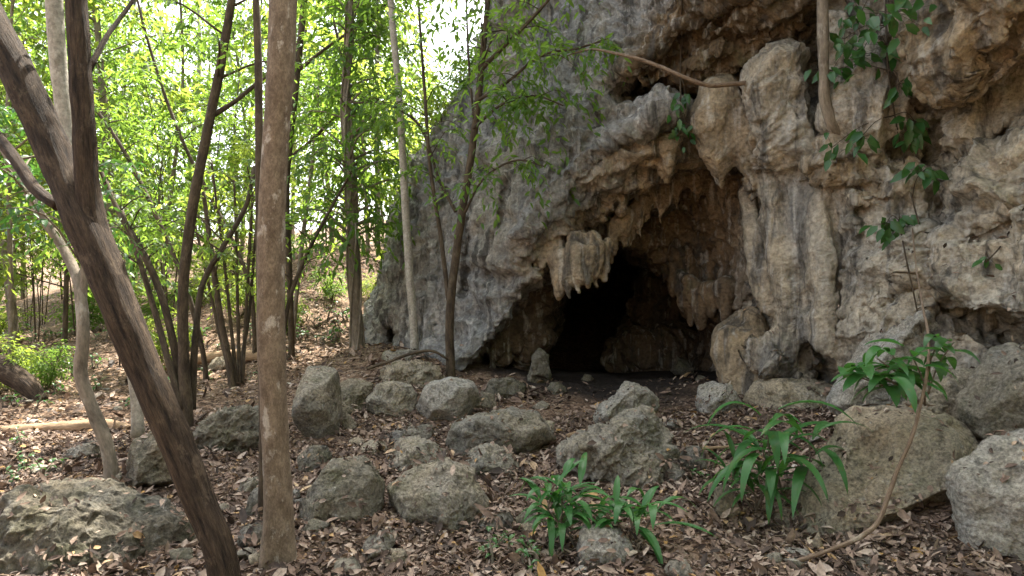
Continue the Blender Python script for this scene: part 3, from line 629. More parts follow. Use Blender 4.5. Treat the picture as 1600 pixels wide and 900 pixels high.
# ------------------------------------------------------------------ rocks
_ico = {}
def ico(l):
    if l not in _ico:
        b = bmesh.new(); bmesh.ops.create_icosphere(b, subdivisions=l, radius=1)
        _ico[l] = (np.array([v.co[:] for v in b.verts]), np.array([[v.index for v in f.verts] for f in b.faces])); b.free()
    return _ico[l]
def tri_normals(v, f):
    n = np.cross(v[f[:, 1]] - v[f[:, 0]], v[f[:, 2]] - v[f[:, 0]]); o = np.zeros_like(v)
    for k in range(3): np.add.at(o, f[:, k], n)
    return o / (np.linalg.norm(o, axis=1, keepdims=True) + 1e-12)
def rock_body(planes, lvl, p=11):
    """star body bounded by planes (normal, distance), corners rounded"""
    d, f = ico(lvl); s = np.zeros(len(d))
    for n, h in planes: s += np.maximum(d @ (np.array(n) / np.linalg.norm(n)) / h, 0) ** p
    return d * (s ** (-1 / p))[:, None], f
def roughen(v, f, size, seed, amp=.10, craggy=0.0, strata=0.0):
    rs = random.Random(seed); off = np.array([rs.uniform(0, 60) for _ in range(3)])
    n = tri_normals(v, f); q = v / size
    h = fbm(q * 1.6 + off, 4) * amp * .75 + fbm(q * 3.0 + off, 5, .5, ridged=True) * amp * .42
    f1, f2, cid = worley(q * 2.6 + off + fbm(q * 3 + off, 2)[:, None] * .4, seed % 50)
    h += cid * amp * .32 * np.clip((f2 - f1) / .09, 0, 1)
    f1, f2, cid = worley(q * 6 + off + fbm(q * 5 + off, 2)[:, None] * .4, seed % 40); h += cid * amp * .28 * np.clip((f2 - f1) / .1, 0, 1)
    if craggy:
        f1, f2, _ = worley(q * 5 + off, 4); h += (f1 - .55) * craggy * .5
        h += fbm(q * 9 + off, 3, ridged=True) * craggy * .28
    if strata:
        s = q @ np.array([.25, .1, .95]); h += vnoise(np.stack([s * 6 + off[0], q[:, 0] * .6, q[:, 1] * .6], 1)) * strata
    h += fbm(q * 14 + off, 4) * amp * .18
    return v + n * (h * size)[:, None]
def planes_from_outline(poly, c, d, thick, rnd):
    """planes of a rock whose outline from the front is poly (pixels) round centre c"""
    pl = []; P = [((x - c[0]) / F * d, -(y - c[1]) / F * d) for x, y in poly]
    area = sum(P[i][0] * P[(i + 1) % len(P)][1] - P[(i + 1) % len(P)][0] * P[i][1] for i in range(len(P)))
    for i in range(len(P)):
        (ax, az), (bx, bz) = P[i], P[(i + 1) % len(P)]
        n = np.array([bz - az, 0, -(bx - ax)]); n = n if area > 0 else -n; L = np.linalg.norm(n)
        if L < 1e-6: continue
        n /= L; h = n[0] * ax + n[2] * az
        if h < .02: h = .02
        pl.append((n, h))
        t = rnd.uniform(.25, .8); m = n + np.array([0, -t, 0]); pl.append((m, (h + t * thick * .75) / np.linalg.norm(m) * rnd.uniform(.88, 1.0)))
        m = n + np.array([0, .6, 0]); pl.append((m, (h + .6 * thick * .75) / np.linalg.norm(m)))
    for _ in range(7):
        m = np.array([rnd.gauss(0, .7), -rnd.uniform(.25, 1.0), rnd.gauss(.25, .6)]); m /= np.linalg.norm(m)
        sup = max(m[0] * ax + m[2] * az for ax, az in P); sup = math.hypot(max(sup, .02), thick * max(0, -m[1]) * .8)
        pl.append((m, sup * rnd.uniform(.60, .86)))
    pl += [(np.array([rnd.uniform(-.2, .2), -1, rnd.uniform(-.1, .35)]), thick), (np.array([0, 1, 0]), thick)]
    return pl
MINPX = {}
def rock(label, poly, mat, seed, thick=.45, base=None, lvl=None, amp=.09, craggy=0.0, strata=0.0, p=60, group=None, depth=None, mound=0.0, notch=None, extra=(), name='boulder'):
    rnd = random.Random(seed)
    xs = [q[0] for q in poly]; ys = [q[1] for q in poly]
    c = ((min(xs) + max(xs)) / 2, (min(ys) + max(ys)) / 2)
    by = base if base else max(ys) - .1 * (max(ys) - min(ys))
    wpx = max(xs) - min(xs); hpx = max(ys) - min(ys)
    d = depth if depth else gpix(c[0], by)
    th = thick * math.sqrt(wpx * max(hpx, wpx * .5)) / F * d
    if not depth: d = d + th * .55
    sc = 1 + .0
    pl = planes_from_outline(poly, c, d, th, rnd) + [(np.array(n, float), h * wpx / F * d) for n, h in extra]
    big = wpx * hpx
    lvl = lvl or (7 if big > 14000 else 6 if big > 2500 else 5)
    v, f = rock_body(pl, lvl, p)
    for ax_, lo_, hi_ in ((0, min(xs) - c[0], max(xs) - c[0]), (2, c[1] - max(ys), c[1] - min(ys))):
        lo_, hi_ = lo_ / F * d, hi_ / F * d; a0, a1 = v[:, ax_].min(), v[:, ax_].max(); v[:, ax_] = lo_ + (v[:, ax_] - a0) * (hi_ - lo_) / (a1 - a0)
    if notch is not None:
        # a groove between two lobes: (direction across, offset, width, depth), all in rock sizes
        (nx, nz), o, wd, dp = notch; s = wpx / F * d
        q = (v[:, 0] * nx + v[:, 2] * nz) / s - o; low = np.clip(.5 - v[:, 2] / s * 1.6, 0, 1)
        v = v * (1 - dp * np.exp(-(q / wd) ** 2) * low)[:, None]
    size = math.sqrt(wpx * hpx) / F * d
    v = roughen(v, f, size, seed, amp * .85, craggy, strata)
    o = link(name, new_mesh(name, v, f), M[mat]); o.location = at(c[0], c[1], d)
    tag(o, label, 'rock' if name != 'boulder' else 'boulder', group)
    return o

rock('tall upright grey stone standing like a pillar right of the straight trunk', [(463, 600), (470, 580), (492, 574), (515, 580), (524, 605), (527, 650), (520, 685), (505, 699), (484, 694), (466, 660)], 'grey', 1, .5, base=690, amp=.045)
rock('small brown layered rock with sunlit top behind the pillar stone', [(520, 612), (545, 596), (575, 600), (578, 630), (560, 652), (525, 652)], 'tan', 2, .5, amp=.12, strata=.08)
rock('rounded grey boulder between the pillar stone and the faceted boulder', [(572, 625), (585, 602), (612, 597), (640, 604), (650, 630), (640, 655), (600, 660), (576, 652)], 'grey', 3, .5, amp=.08, strata=.04)
rock('pale faceted boulder with a flat bright left side, below the thin forked tree', [(646, 640), (668, 602), (700, 592), (738, 600), (747, 620), (742, 650), (715, 668), (680, 671), (650, 656)], 'pale', 4, .6, amp=.05, extra=[((-.75, -.6, .25), .36)])
rock('tan knobbly rock with sun flecks at the foot of the slab', [(592, 580), (615, 566), (650, 566), (682, 578), (690, 598), (672, 612), (620, 606), (596, 596)], 'tan', 5, .5, amp=.14, craggy=.12)
rock('broad domed grey boulder in front of the left side of the cave mouth', [(700, 690), (712, 664), (745, 650), (800, 643), (840, 652), (868, 690), (850, 714), (790, 720), (720, 712)], 'grey', 6, .5, amp=.07, craggy=.05)
rock('flat tilted grey slab of stone in front of the faceted boulder', [(596, 684), (625, 672), (672, 666), (676, 680), (650, 694), (606, 700)], 'pale', 7, .5, amp=.06, strata=.05)
rock('low half buried grey hump of rock left of centre', [(600, 730), (612, 700), (645, 690), (680, 700), (700, 725), (680, 760), (620, 755)], 'grey', 8, .6, base=735, amp=.10, craggy=.08)
rock('rough grey rock just below the broad domed boulder', [(722, 735), (735, 708), (770, 700), (800, 715), (812, 745), (780, 765), (735, 755)], 'grey', 9, .55, base=748, amp=.10, craggy=.08)
rock('large sloping grey boulder with a ridged crest in the middle of the foreground', [(600, 800), (612, 770), (650, 745), (700, 727), (730, 745), (762, 795), (745, 825), (690, 835), (625, 830)], 'grey', 10, .5, base=822, amp=.06, craggy=.05)
rock('large dark boulder with a notched lower edge beside the straight trunk', [(458, 805), (475, 770), (510, 728), (560, 722), (592, 760), (590, 790), (560, 835), (535, 848), (500, 826), (462, 824)], 'dark', 11, .5, base=820, amp=.06, notch=((1, .25), -.06, .13, .45))
rock('small dark stone below the pillar stone', [(466, 715), (480, 698), (505, 700), (513, 720), (500, 740), (475, 742)], 'dark', 12, .5, amp=.09)
rock('wedge shaped grey stone in the leaves at the bottom, left of centre', [(562, 862), (575, 842), (605, 832), (617, 846), (605, 868), (570, 885)], 'grey', 13, .6, amp=.06)
rock('small rounded tan stone beside the wedge shaped stone', [(598, 880), (606, 862), (630, 862), (636, 878), (620, 892)], 'tan', 14, .5, amp=.07)
rock('low grey stone at the bottom edge left of the wedge shaped stone', [(518, 895), (530, 878), (555, 876), (562, 892), (545, 904)], 'grey', 15, .5, amp=.08)
rock('lone pale stone in the leaves right of the large sloping boulder', [(742, 826), (760, 805), (790, 798), (802, 815), (795, 835), (760, 838)], 'pale', 16, .5, amp=.07)
rock('jagged pale rock in front of the cave floor, behind the craggy rock', [(922, 660), (945, 640), (960, 610), (990, 604), (1025, 622), (1032, 645), (1000, 664), (940, 674)], 'pale', 17, .5, amp=.12, craggy=.08)
rock('craggy pitted grey rock in the middle of the clearing', [(882, 745), (890, 705), (920, 680), (965, 672), (1000, 650), (1040, 690), (1048, 715), (1030, 760), (960, 772), (900, 770)], 'grey', 18, .5, base=755, amp=.13, craggy=.17, lvl=7)
rock('upper of two small blue grey stones right of the craggy rock', [(1060, 722), (1075, 702), (1095, 700), (1108, 725), (1100, 742), (1072, 742)], 'grey', 19, .5, amp=.07)
rock('lower of two small blue grey stones right of the craggy rock', [(1038, 745), (1050, 724), (1066, 726), (1078, 750), (1068, 762), (1042, 760)], 'grey', 20, .5, amp=.07)
rock('pale mottled rock at the right foot of the cave mouth', [(1092, 630), (1098, 605), (1120, 598), (1150, 606), (1162, 640), (1140, 655), (1096, 650)], 'pale', 21, .5, amp=.09)
rock('small flat stone left of the mottled rock by the cave', [(1034, 668), (1045, 656), (1062, 658), (1068, 670), (1050, 676)], 'grey', 22, .5, amp=.07)
rock('brownish flat rock at the left edge of the cave mouth', [(752, 612), (770, 592), (800, 592), (820, 605), (815, 625), (770, 628)], 'dark', 23, .5, amp=.09)
rock('small dark stone right behind the faceted boulder', [(744, 632), (752, 612), (772, 618), (776, 640), (760, 648)], 'dark', 24, .5, amp=.09)
rock('small dark stone on the bare soil inside the left side of the cave mouth', [(855, 610), (862, 598), (880, 598), (886, 612), (872, 620)], 'dark', 25, .5, amp=.08)
rock('mossy upright stump of rock at the left inner edge of the cave', [(826, 595), (832, 560), (845, 545), (856, 560), (862, 595), (845, 604)], 'dark', 26, .5, amp=.14)
rock('rough pale rock at the bottom edge between the two leafy clumps', [(905, 870), (915, 835), (945, 828), (985, 850), (1000, 890), (960, 925), (910, 910)], 'pale', 27, .5, base=890, amp=.10, craggy=.06)
rock('small grey stone at the bottom edge right of the rough pale rock', [(1040, 895), (1050, 880), (1075, 878), (1085, 895), (1060, 910)], 'grey', 28, .5, amp=.07)
rock('huge long slanted slab of rock rising to the right at lower right', [(1186, 888), (1212, 806), (1275, 750), (1310, 690), (1372, 658), (1482, 644), (1554, 690), (1540, 768), (1440, 826), (1340, 842), (1262, 884), (1215, 900)], 'tan', 29, .34, depth=4.6, amp=.055, craggy=.05, strata=.05, p=30, lvl=7, extra=[((.25, -.62, -.75), .11), ((-.25, -.45, .86), .26)])
rock('smooth blue grey boulder at the right edge, upper of two', [(1528, 620), (1548, 572), (1600, 540), (1680, 560), (1700, 660), (1600, 712), (1540, 680)], 'grey', 31, .34, depth=4.6, amp=.05, lvl=7)
rock('angular pale boulder at the right edge, lower of two', [(1522, 738), (1532, 728), (1600, 692), (1690, 680), (1760, 780), (1740, 940), (1560, 940), (1536, 880)], 'pale', 32, .26, depth=3.85, amp=.06, craggy=.05, strata=.045, lvl=7, extra=[((-.62, -.75, .2), .27), ((.1, -.6, .8), .34), ((-.2, -.8, -.55), .30)])
rock('big dark boulder in the lower left corner with a long sloping back', [(-60, 850), (20, 790), (80, 776), (140, 796), (210, 800), (285, 840), (280, 885), (200, 930), (-40, 930)], 'dark', 33, .5, base=890, amp=.09, craggy=.05, lvl=7)
rock('tan stone under the roots of the crooked thin tree', [(194, 770), (200, 720), (225, 680), (262, 660), (280, 720), (262, 770), (225, 782)], 'tan', 34, .5, amp=.10)
rock('dark rooty bank of rock behind the leaning tree', [(305, 700), (312, 660), (345, 645), (400, 640), (412, 670), (400, 715), (340, 715)], 'dark', 35, .6, base=708, amp=.14, craggy=.14)
rock('small rounded stone against the left of the straight trunk, upper', [(370, 768), (378, 750), (398, 748), (405, 768), (390, 778)], 'grey', 36, .5, amp=.06)
rock('grey stone tucked behind the foot of the straight trunk', [(386, 800), (392, 770), (408, 762), (420, 790), (415, 812), (392, 812)], 'grey', 37, .5, amp=.06)
rock('flat buried stone left of the foot of the straight trunk', [(364, 850), (378, 826), (410, 818), (420, 840), (400, 860), (375, 862)], 'grey', 38, .5, amp=.06)
rock('flat grey stone in the sunlit leaves by the fallen log', [(95, 720), (105, 702), (135, 692), (160, 700), (150, 716), (110, 724)], 'grey', 39, .6, amp=.05)
rock('low sandy hump at the foot of the flowstone columns', [(1170, 640), (1190, 600), (1240, 590), (1300, 600), (1330, 640), (1280, 660), (1200, 658)], 'tan', 40, .5, depth=7.3, amp=.07)
rock('pale block leaning on the wall below the leafy branch', [(1312, 660), (1330, 600), (1370, 545), (1420, 490), (1460, 480), (1450, 560), (1400, 620), (1360, 668)], 'pale', 41, .35, depth=6.2, amp=.08)
rock('mossy rock wedged between the huge tilted rock and the cliff', [(1425, 650), (1440, 610), (1490, 585), (1540, 590), (1550, 660), (1500, 690), (1440, 680)], 'tan', 42, .45, depth=5.2, amp=.09, strata=.05)
rock('grey rock under the right end of the huge tilted rock', [(1300, 890), (1350, 865), (1420, 870), (1450, 900), (1400, 925), (1310, 920)], 'dark', 43, .5, amp=.08, depth=4.0)
rock('flat pale stone behind the slender pale tree', [(590, 556), (610, 548), (645, 548), (660, 560), (630, 572), (600, 570)], 'grey', 44, .5, amp=.07)
rock('rounded brown rock beside the distant fallen log', [(325, 572), (335, 558), (355, 556), (365, 572), (345, 582)], 'tan', 45, .5, amp=.08)
rock('low tan stone beside the tilted slab of stone', [(560, 700), (575, 690), (600, 692), (604, 706), (580, 712)], 'tan', 46, .5, amp=.07)
rock('white flat stone chip right of the straight trunk', [(454, 780), (458, 766), (468, 768), (470, 782), (460, 788)], 'pale', 47, .4, amp=.05)

rubble = random.Random(8)
for k_, (px, py, w_) in enumerate([(918, 596, 20), (1068, 586, 34), (1095, 596, 18)]):
    h_ = w_ * rubble.uniform(.5, .8)
    rock('dark stone lying on the bare soil of the cave floor', [(px - w_ / 2, py - h_ * .2), (px - w_ * .2, py - h_), (px + w_ * .3, py - h_ * .8), (px + w_ / 2, py), (px, py + h_ * .3)], 'dark', 400 + k_, .5, base=py, amp=.08, group='rubble on the cave floor')

# small stones scattered through the litter: copies of a few meshes
stone_meshes = []
for k in range(6):
    rnd = random.Random(300 + k); pl = []
    for _ in range(16):
        n = np.array([rnd.gauss(0, 1), rnd.gauss(0, 1), rnd.gauss(0, .8)]); pl.append((n, rnd.uniform(.7, 1.0)))
    v, f = rock_body(pl, 4, 14); v = v * np.array([1, rnd.uniform(.7, 1), rnd.uniform(.45, .7)]); v = roughen(v, f, 1.4, 40 + k, .06)
    me = new_mesh('stone', v, f); me.materials.append(M[['grey', 'pale', 'tan'][k % 3]]); stone_meshes.append(me)
SPOTS = []
rnd = random.Random(5)
for k in range(70):
    px = rnd.uniform(30, 1300); py = rnd.uniform(600, 895) if k < 45 else rnd.uniform(560, 690)
    d = gpix(px, py)
    if d > 12 or (860 < px < 1110 and py < 650): continue
    p = gat(px, py); r = rnd.uniform(.025, .075) * (1 + .05 * d)
    o = bpy.data.objects.new('stone', stone_meshes[k % 6]); COL.objects.link(o)
    o.location = (p[0], p[1], p[2] + r * .15); o.scale = (r, r, r); o.rotation_euler = (rnd.uniform(-.3, .3), rnd.uniform(-.3, .3), rnd.uniform(0, 6.28))
    tag(o, 'small loose stone lying among the dead leaves', 'stone', 'small stones in the leaf litter')

# ------------------------------------------------------------------ surface heights of rocks, so that leaves and stems can lie on them
from mathutils.bvhtree import BVHTree
bpy.context.view_layer.update()
_bv, _bf, _off = [], [], 0
for o in list(scene.objects):
    if o.type == 'MESH' and (o.name.split('.')[0] in ('boulder', 'ground', 'cliff', 'stalagmite')):
        n = len(o.data.vertices); a = np.empty(n * 3, np.float32); o.data.vertices.foreach_get('co', a); a = a.reshape(-1, 3)
        mw = np.array(o.matrix_world); a = a @ mw[:3, :3].T + mw[:3, 3]
        nl = len(o.data.loops); li = np.empty(nl, np.int32); o.data.loops.foreach_get('vertex_index', li)
        k = nl // len(o.data.polygons); _bv.append(a); _bf += (li.reshape(-1, k) + _off).tolist(); _off += n
BVH = BVHTree.FromPolygons(np.concatenate(_bv).tolist(), _bf)
del _bv, _bf
def drop(x, y, z0=3.0):
    h = BVH.ray_cast(Vector((x, y, z0)), Vector((0, 0, -1)))
    return h
def cast(px, py):
    """first rock or ground point seen through a photo pixel"""
    dv = Vector(((px - 800) / F, 1, -(py - 450) / F)).normalized()
    h = BVH.ray_cast(Vector((0, 0, EYE)), dv); return np.array(h[0]) if h[0] else None

# ------------------------------------------------------------------ leaf litter
def leaf_mesh(pos, dirs, nrm, L, W, bend, detail=True, curl=0.0):
    """many leaves in one mesh: base points, unit length directions, unit normals, lengths, widths, droop of the tip"""
    n = len(pos); side = np.cross(dirs, nrm); side /= np.linalg.norm(side, axis=1, keepdims=True) + 1e-9
    L = np.asarray(L)[:, None]; W = np.asarray(W)[:, None]; bend = np.asarray(bend)[:, None]
    if detail:
        u = [0, .3, .3, .3, .68, .68, .68, 1]; s = [0, -1, 0, 1, -.8, 0, .8, 0]
        V = []
        for uu, ss in zip(u, s):
            V.append(pos + dirs * L * (uu - .12 * uu * uu * np.abs(bend)) + side * W * .5 * ss + nrm * (L * (-bend * uu * uu * .8) + W * abs(ss) * (.16 + curl)))
        V = np.stack(V, 1).reshape(-1, 3); b = np.arange(n)[:, None] * 8
        T = np.concatenate([b + np.array(t) for t in ([0, 2, 1], [0, 3, 2], [4, 5, 7], [5, 6, 7])]); Q = np.concatenate([b + np.array(t) for t in ([1, 2, 5, 4], [2, 3, 6, 5])])
        return V, [T, Q]
    V = []
    for uu, ss in ((0, 0), (.45, -1), (1, 0), (.45, 1)):
        V.append(pos + dirs * L * uu + side * W * .5 * ss + nrm * (L * (-bend * uu * uu * .6) + W * abs(ss) * .2))
    V = np.stack(V, 1).reshape(-1, 3); b = np.arange(n)[:, None] * 4
    return V, [np.concatenate([b + np.array([0, 2, 1]), b + np.array([0, 3, 2])])]
def unit(a): return a / (np.linalg.norm(a, axis=-1, keepdims=True) + 1e-9)
R = np.random.default_rng(11)
def build_litter():
    # more leaves close by, where each one shows
    n = 150000
    d = np.where(R.random(n) < .72, R.uniform(2.9, 7.5, n) , R.uniform(7, 20, n)); u = R.uniform(-.9, .85, n)
    x = u * d * 1.0; y = d
    keep = np.ones(n, bool)
    bare = np.sqrt(((x - 1.5) / 2.2) ** 2 + ((y - 10.8) / 2.9) ** 2) < 1.0
    # drifts against the foot of every boulder
    xs_, ys_ = [x], [y]
    for o in list(scene.objects):
        if o.name.split('.')[0] != 'boulder' or o.location.y > 10: continue
        rx, ry = o.dimensions.x / 2, o.dimensions.y / 2; m = int(420 * (rx + ry)); a = R.uniform(0, 6.283, m); s = R.normal(1.06, .13, m)
        xs_.append(o.location.x + np.cos(a) * rx * s); ys_.append(o.location.y + np.sin(a) * ry * s)
    base_n = len(x); x = np.concatenate(xs_); y = np.concatenate(ys_); keep = np.ones(len(x), bool); bare = np.sqrt(((x - 1.5) / 2.2) ** 2 + ((y - 10.8) / 2.9) ** 2) < 1.0
    drift = (np.arange(len(x)) >= base_n)
    keep &= ~(bare & (R.random(len(x)) < np.where(y < 10, .7, .9))); x, y, drift = x[keep], y[keep], drift[keep]
    P, Nn = [], []; clump = fbm(np.stack([x * 1.3, y * 1.3, x * 0 + 4], 1), 3)
    for i in range(len(x)):
        h = BVH.ray_cast(Vector((x[i], y[i], 2.2 if y[i] < 9 else 4)), Vector((0, 0, -1)))
        if h[0] is None: continue
        g = h[0].z
        if h[1].z < .62: continue
        P.append((h[0].x, h[0].y, h[0].z, clump[i] + drift[i] * 1.5, h[1].x, h[1].y, h[1].z, drift[i] * 1.0))
    P = np.array(P); g0 = ground_z(P[:, 0], P[:, 1])
    on_rock = P[:, 2] > g0 + .07
    low = on_rock & (P[:, 2] < g0 + .15)
    k = (~on_rock & (P[:, 3] + R.normal(0, .25, len(P)) > -.42)) | (on_rock & (R.random(len(P)) < np.where(low, .5, .06))) ; k &= P[:, 2] < g0 + 1.6
    P = P[k]; n = len(P); nr = unit(P[:, 4:7] + R.normal(0, .33, (n, 3)))
    t = unit(np.cross(nr, unit(R.normal(0, 1, (n, 3)))))
    L = np.clip(R.lognormal(math.log(.045), .45, n), .018, .14) * np.where(P[:, 1] > 8, 1.5, 1); W = L * R.uniform(.3, .52, n)
    V, f = leaf_mesh(P[:, :3] + nr * (R.uniform(.002, .022, n) + P[:, 7] * R.random(n) ** 2 * .05)[:, None], t, nr, L, W, R.normal(0, .35, n), True, .12)
    tag(link('fallen_leaves', new_mesh('fallen_leaves', V, f), M['litter']), 'dry brown leaf litter covering the forest floor', None, None, 'stuff')
build_litter()
def build_twigs():
    g = np.random.default_rng(19); vs_, fs_ = [], []; n_ = 0
    for _ in range(900):
        d = g.uniform(3, 11); x = g.uniform(-.85, .75) * d
        h = BVH.ray_cast(Vector((x, d, 2.2 if d < 8.5 else 3.5)), Vector((0, 0, -1)))
        if h[0] is None or h[1].z < .7 or h[0].z > gz(x, d) + .06: continue
        a = g.uniform(0, 6.28); L = g.uniform(.06, .34); r = g.uniform(.0015, .0042)
        nn = np.array(h[1]); dr = np.array([math.cos(a), math.sin(a), 0]); dr = dr - nn * (dr @ nn); c = np.array(h[0]) + nn * g.uniform(.01, .03)
        k_ = g.normal(0, .1, 3) * L
        p = np.stack([c - dr * L / 2, c + k_ * .5, c + dr * L / 2 + k_ * .3]); sd = np.cross(dr, nn); rr = [r, r * .9, r * .5]
        v = np.concatenate([[p[q] + sd * rr[q] * math.cos(t) + nn * rr[q] * math.sin(t) for t in (0, 1.57, 3.14, 4.71)] for q in range(3)])
        f = [[q * 4 + t, q * 4 + (t + 1) % 4, q * 4 + 4 + (t + 1) % 4, q * 4 + 4 + t] for q in range(2) for t in range(4)]
        vs_.append(v); fs_.append(np.array(f) + n_); n_ += 12
    tag(link('fallen_twigs', new_mesh('fallen_twigs', np.concatenate(vs_), np.concatenate(fs_)), M['twig']), 'thin dry twigs strewn through the leaf litter', None, None, 'stuff')
build_twigs()

# ------------------------------------------------------------------ stems and foliage
def smooth_path(pts, n):
    pts = np.asarray(pts, float); m = len(pts)
    if m == 2: return pts[0] + (pts[1] - pts[0]) * np.linspace(0, 1, n)[:, None]
    t = np.concatenate([[0], np.cumsum(np.linalg.norm(np.diff(pts[:, :3], axis=0), axis=1))]); t /= t[-1]
    out = np.empty((n, pts.shape[1])); T = np.linspace(0, 1, n)
    tg = np.gradient(pts, t, axis=0)
    i = np.clip(np.searchsorted(t, T) - 1, 0, m - 2); h = (t[i + 1] - t[i])[:, None]; s = ((T - t[i]) / (t[i + 1] - t[i]))[:, None]
    return (2 * s ** 3 - 3 * s ** 2 + 1) * pts[i] + (s ** 3 - 2 * s ** 2 + s) * h * tg[i] + (-2 * s ** 3 + 3 * s ** 2) * pts[i + 1] + (s ** 3 - s ** 2) * h * tg[i + 1]
class Tubes:
    def __init__(s): s.v, s.f, s.n, s.a = [], [], 0, []
    def add(s, pts, sides=8, n=None, knob=0.0, seed=0, flare=0.0, lobes=0):
        """pts: rows of x, y, z, radius"""
        pts = np.asarray(pts, float); n = n or max(6, 5 * len(pts))
        p = smooth_path(pts, n); c, r = p[:, :3], np.maximum(p[:, 3], .0008)
        t = unit(np.gradient(c, axis=0)); ref = np.array([.2, 1, .1]) if abs(t[0, 1]) < .9 else np.array([1., 0, 0])
        a = unit(np.cross(t, ref)); b = np.cross(t, a); ang = np.arange(sides) * 2 * math.pi / sides
        rr = np.repeat(r[:, None], sides, 1)
        if flare:
            hh = np.cumsum(np.concatenate([[0], np.linalg.norm(np.diff(c, axis=0), axis=1)])); fl = flare * np.exp(-hh / (r[0] * 2.2))
            rr *= 1 + fl[:, None] * (1 + .8 * np.sin(ang * lobes + seed)[None, :] if lobes else 1)
        v = c[:, None, :] + (a[:, None, :] * np.cos(ang)[None, :, None] + b[:, None, :] * np.sin(ang)[None, :, None]) * rr[..., None]
        if knob:
            q = v / (r.mean() * 1.0); q = q * np.array([.75, .75, .35])
            dd = fbm(q.reshape(-1, 3) + seed * 3.3, 4).reshape(n, sides) * knob
            v = c[:, None, :] + (v - c[:, None, :]) * (1 + dd)[..., None]
        i = np.arange(n * sides).reshape(n, sides) + s.n; j = np.roll(i, -1, 1)
        s.f.append(np.stack([i[:-1], j[:-1], j[1:], i[1:]], 2).reshape(-1, 4)); v = v.reshape(-1, 3)
        s.v.append(v); s.n += len(v)
        ln = np.concatenate([[0], np.cumsum(np.linalg.norm(np.diff(c, axis=0), axis=1))])
        al = np.stack([np.cos(ang)[None] * np.maximum(r, .02)[:, None], np.sin(ang)[None] * np.maximum(r, .02)[:, None], np.repeat(ln[:, None], sides, 1)], 2) + (seed * 1.37 + len(s.a) * .71)
        s.a.append(al.reshape(-1, 3)); s.a.append(np.array([al[-1, 0], al[0, 0]]))
        # closed tip and base
        e = np.array([c[-1] + t[-1] * r[-1] * .5, c[0] - t[0] * r[0] * .2]); s.v.append(e)
        top = i[-1]; bot = i[0]
        s.f.append(np.stack([top, np.roll(top, -1), np.full(sides, s.n)], 1)); s.f.append(np.stack([np.roll(bot, -1), bot, np.full(sides, s.n + 1)], 1)); s.n += 2
    def mesh(s, name):
        me = new_mesh(name, np.concatenate(s.v), s.f); a = me.attributes.new('along', 'FLOAT_VECTOR', 'POINT'); a.data.foreach_set('vector', np.concatenate(s.a).astype(np.float32).ravel()); return me
def pix(path, d0=None):
    """rows px, py, distance, radius in pixels -> x, y, z, radius in metres"""
    return np.array([[*at(x, y, d), r / F * d] for x, y, d, r in path])

class Leaves:
    def __init__(s): s.p, s.d, s.n, s.L, s.W, s.b = [], [], [], [], [], []
    def add(s, p, d, n, L, W, b):
        s.p.append(p); s.d.append(unit(d)); nn = n - (n * unit(d)).sum(1, keepdims=True) * unit(d); s.n.append(unit(nn)); s.L.append(L); s.W.append(W); s.b.append(b)
    def spray(s, base, dirn, length, count, L, aspect, droop, g, flat=.5):
        """a drooping twig with leaves in two rows"""
        dirn = dirn / np.linalg.norm(dirn); t = (np.arange(count) + .6) / count
        c = base + dirn * (t * length)[:, None]; c[:, 2] -= droop * length * t * t
        sd = np.cross(dirn, [0, 0, 1.]); sd = sd / (np.linalg.norm(sd) + 1e-6); sg = np.where(np.arange(count) % 2 == 0, 1, -1)[:, None]
        d = dirn * g.uniform(.4, .8, (count, 1)) + sd * sg * g.uniform(.5, 1.0, (count, 1)) + np.array([0, 0, -1]) * g.uniform(.1, flat + .35, (count, 1)) + g.normal(0, .12, (count, 3))
        n = np.array([0, 0, 1.]) + g.normal(0, .42, (count, 3))
        LL = L * g.uniform(.65, 1.2, count); s.add(c, d, n, LL, LL * aspect * g.uniform(.8, 1.15, count), g.uniform(.1, .55, count))
    def count(s): return sum(len(a) for a in s.p)
    def mesh(s, name, detail=True):
        v, f = leaf_mesh(np.concatenate(s.p), np.concatenate(s.d), np.concatenate(s.n), np.concatenate(s.L), np.concatenate(s.W), np.concatenate(s.b), detail); return new_mesh(name, v, f)

def branchy(tubes, leaves, path, g, n_br, h0, h1, blen, spr, leafL, count=9, rise=.5, droop=.35, aspect=.33, twig_r=.25, side=None):
    """limbs and leafy sprays along a stem path (x,y,z,r) between fractions h0..h1"""
    p = smooth_path(path, 60)
    for k in range(n_br):
        t = h0 + (h1 - h0) * ((k + g.uniform(0, .9)) / n_br); i = int(t * 59); b = p[i, :3]; r = p[i, 3]
        a = g.uniform(0, 2 * math.pi) if side is None else side + g.normal(0, .8); L = blen * g.uniform(.5, 1.15) * (1.15 - .55 * (t - h0) / max(h1 - h0, .01))
        d = np.array([math.cos(a), math.sin(a), rise * g.uniform(.3, 1.4)]); d /= np.linalg.norm(d)
        tip = b + d * L; mid = b + d * L * .5 + np.array([0, 0, .08 * L]) + g.normal(0, .05 * L, 3); tip = tip + np.array([0, 0, -droop * .4 * L])
        pp = np.array([[*b, r * twig_r + .003], [*mid, r * twig_r * .6 + .002], [*tip, .0015]]); tubes.add(pp, 5, 7)
        q = smooth_path(pp, 12)
        for m in range(spr):
            tt = .25 + .75 * (m + g.uniform(0, .9)) / spr; j = min(int(tt * 11), 11); bb = q[j, :3]
            dd = d * .6 + g.normal(0, .55, 3) + np.array([0, 0, -.05])
            leaves.spray(bb + g.normal(0, .03, 3), dd, leafL * g.uniform(2.4, 4.5), count + int(g.integers(-2, 3)), leafL, aspect, droop, g)

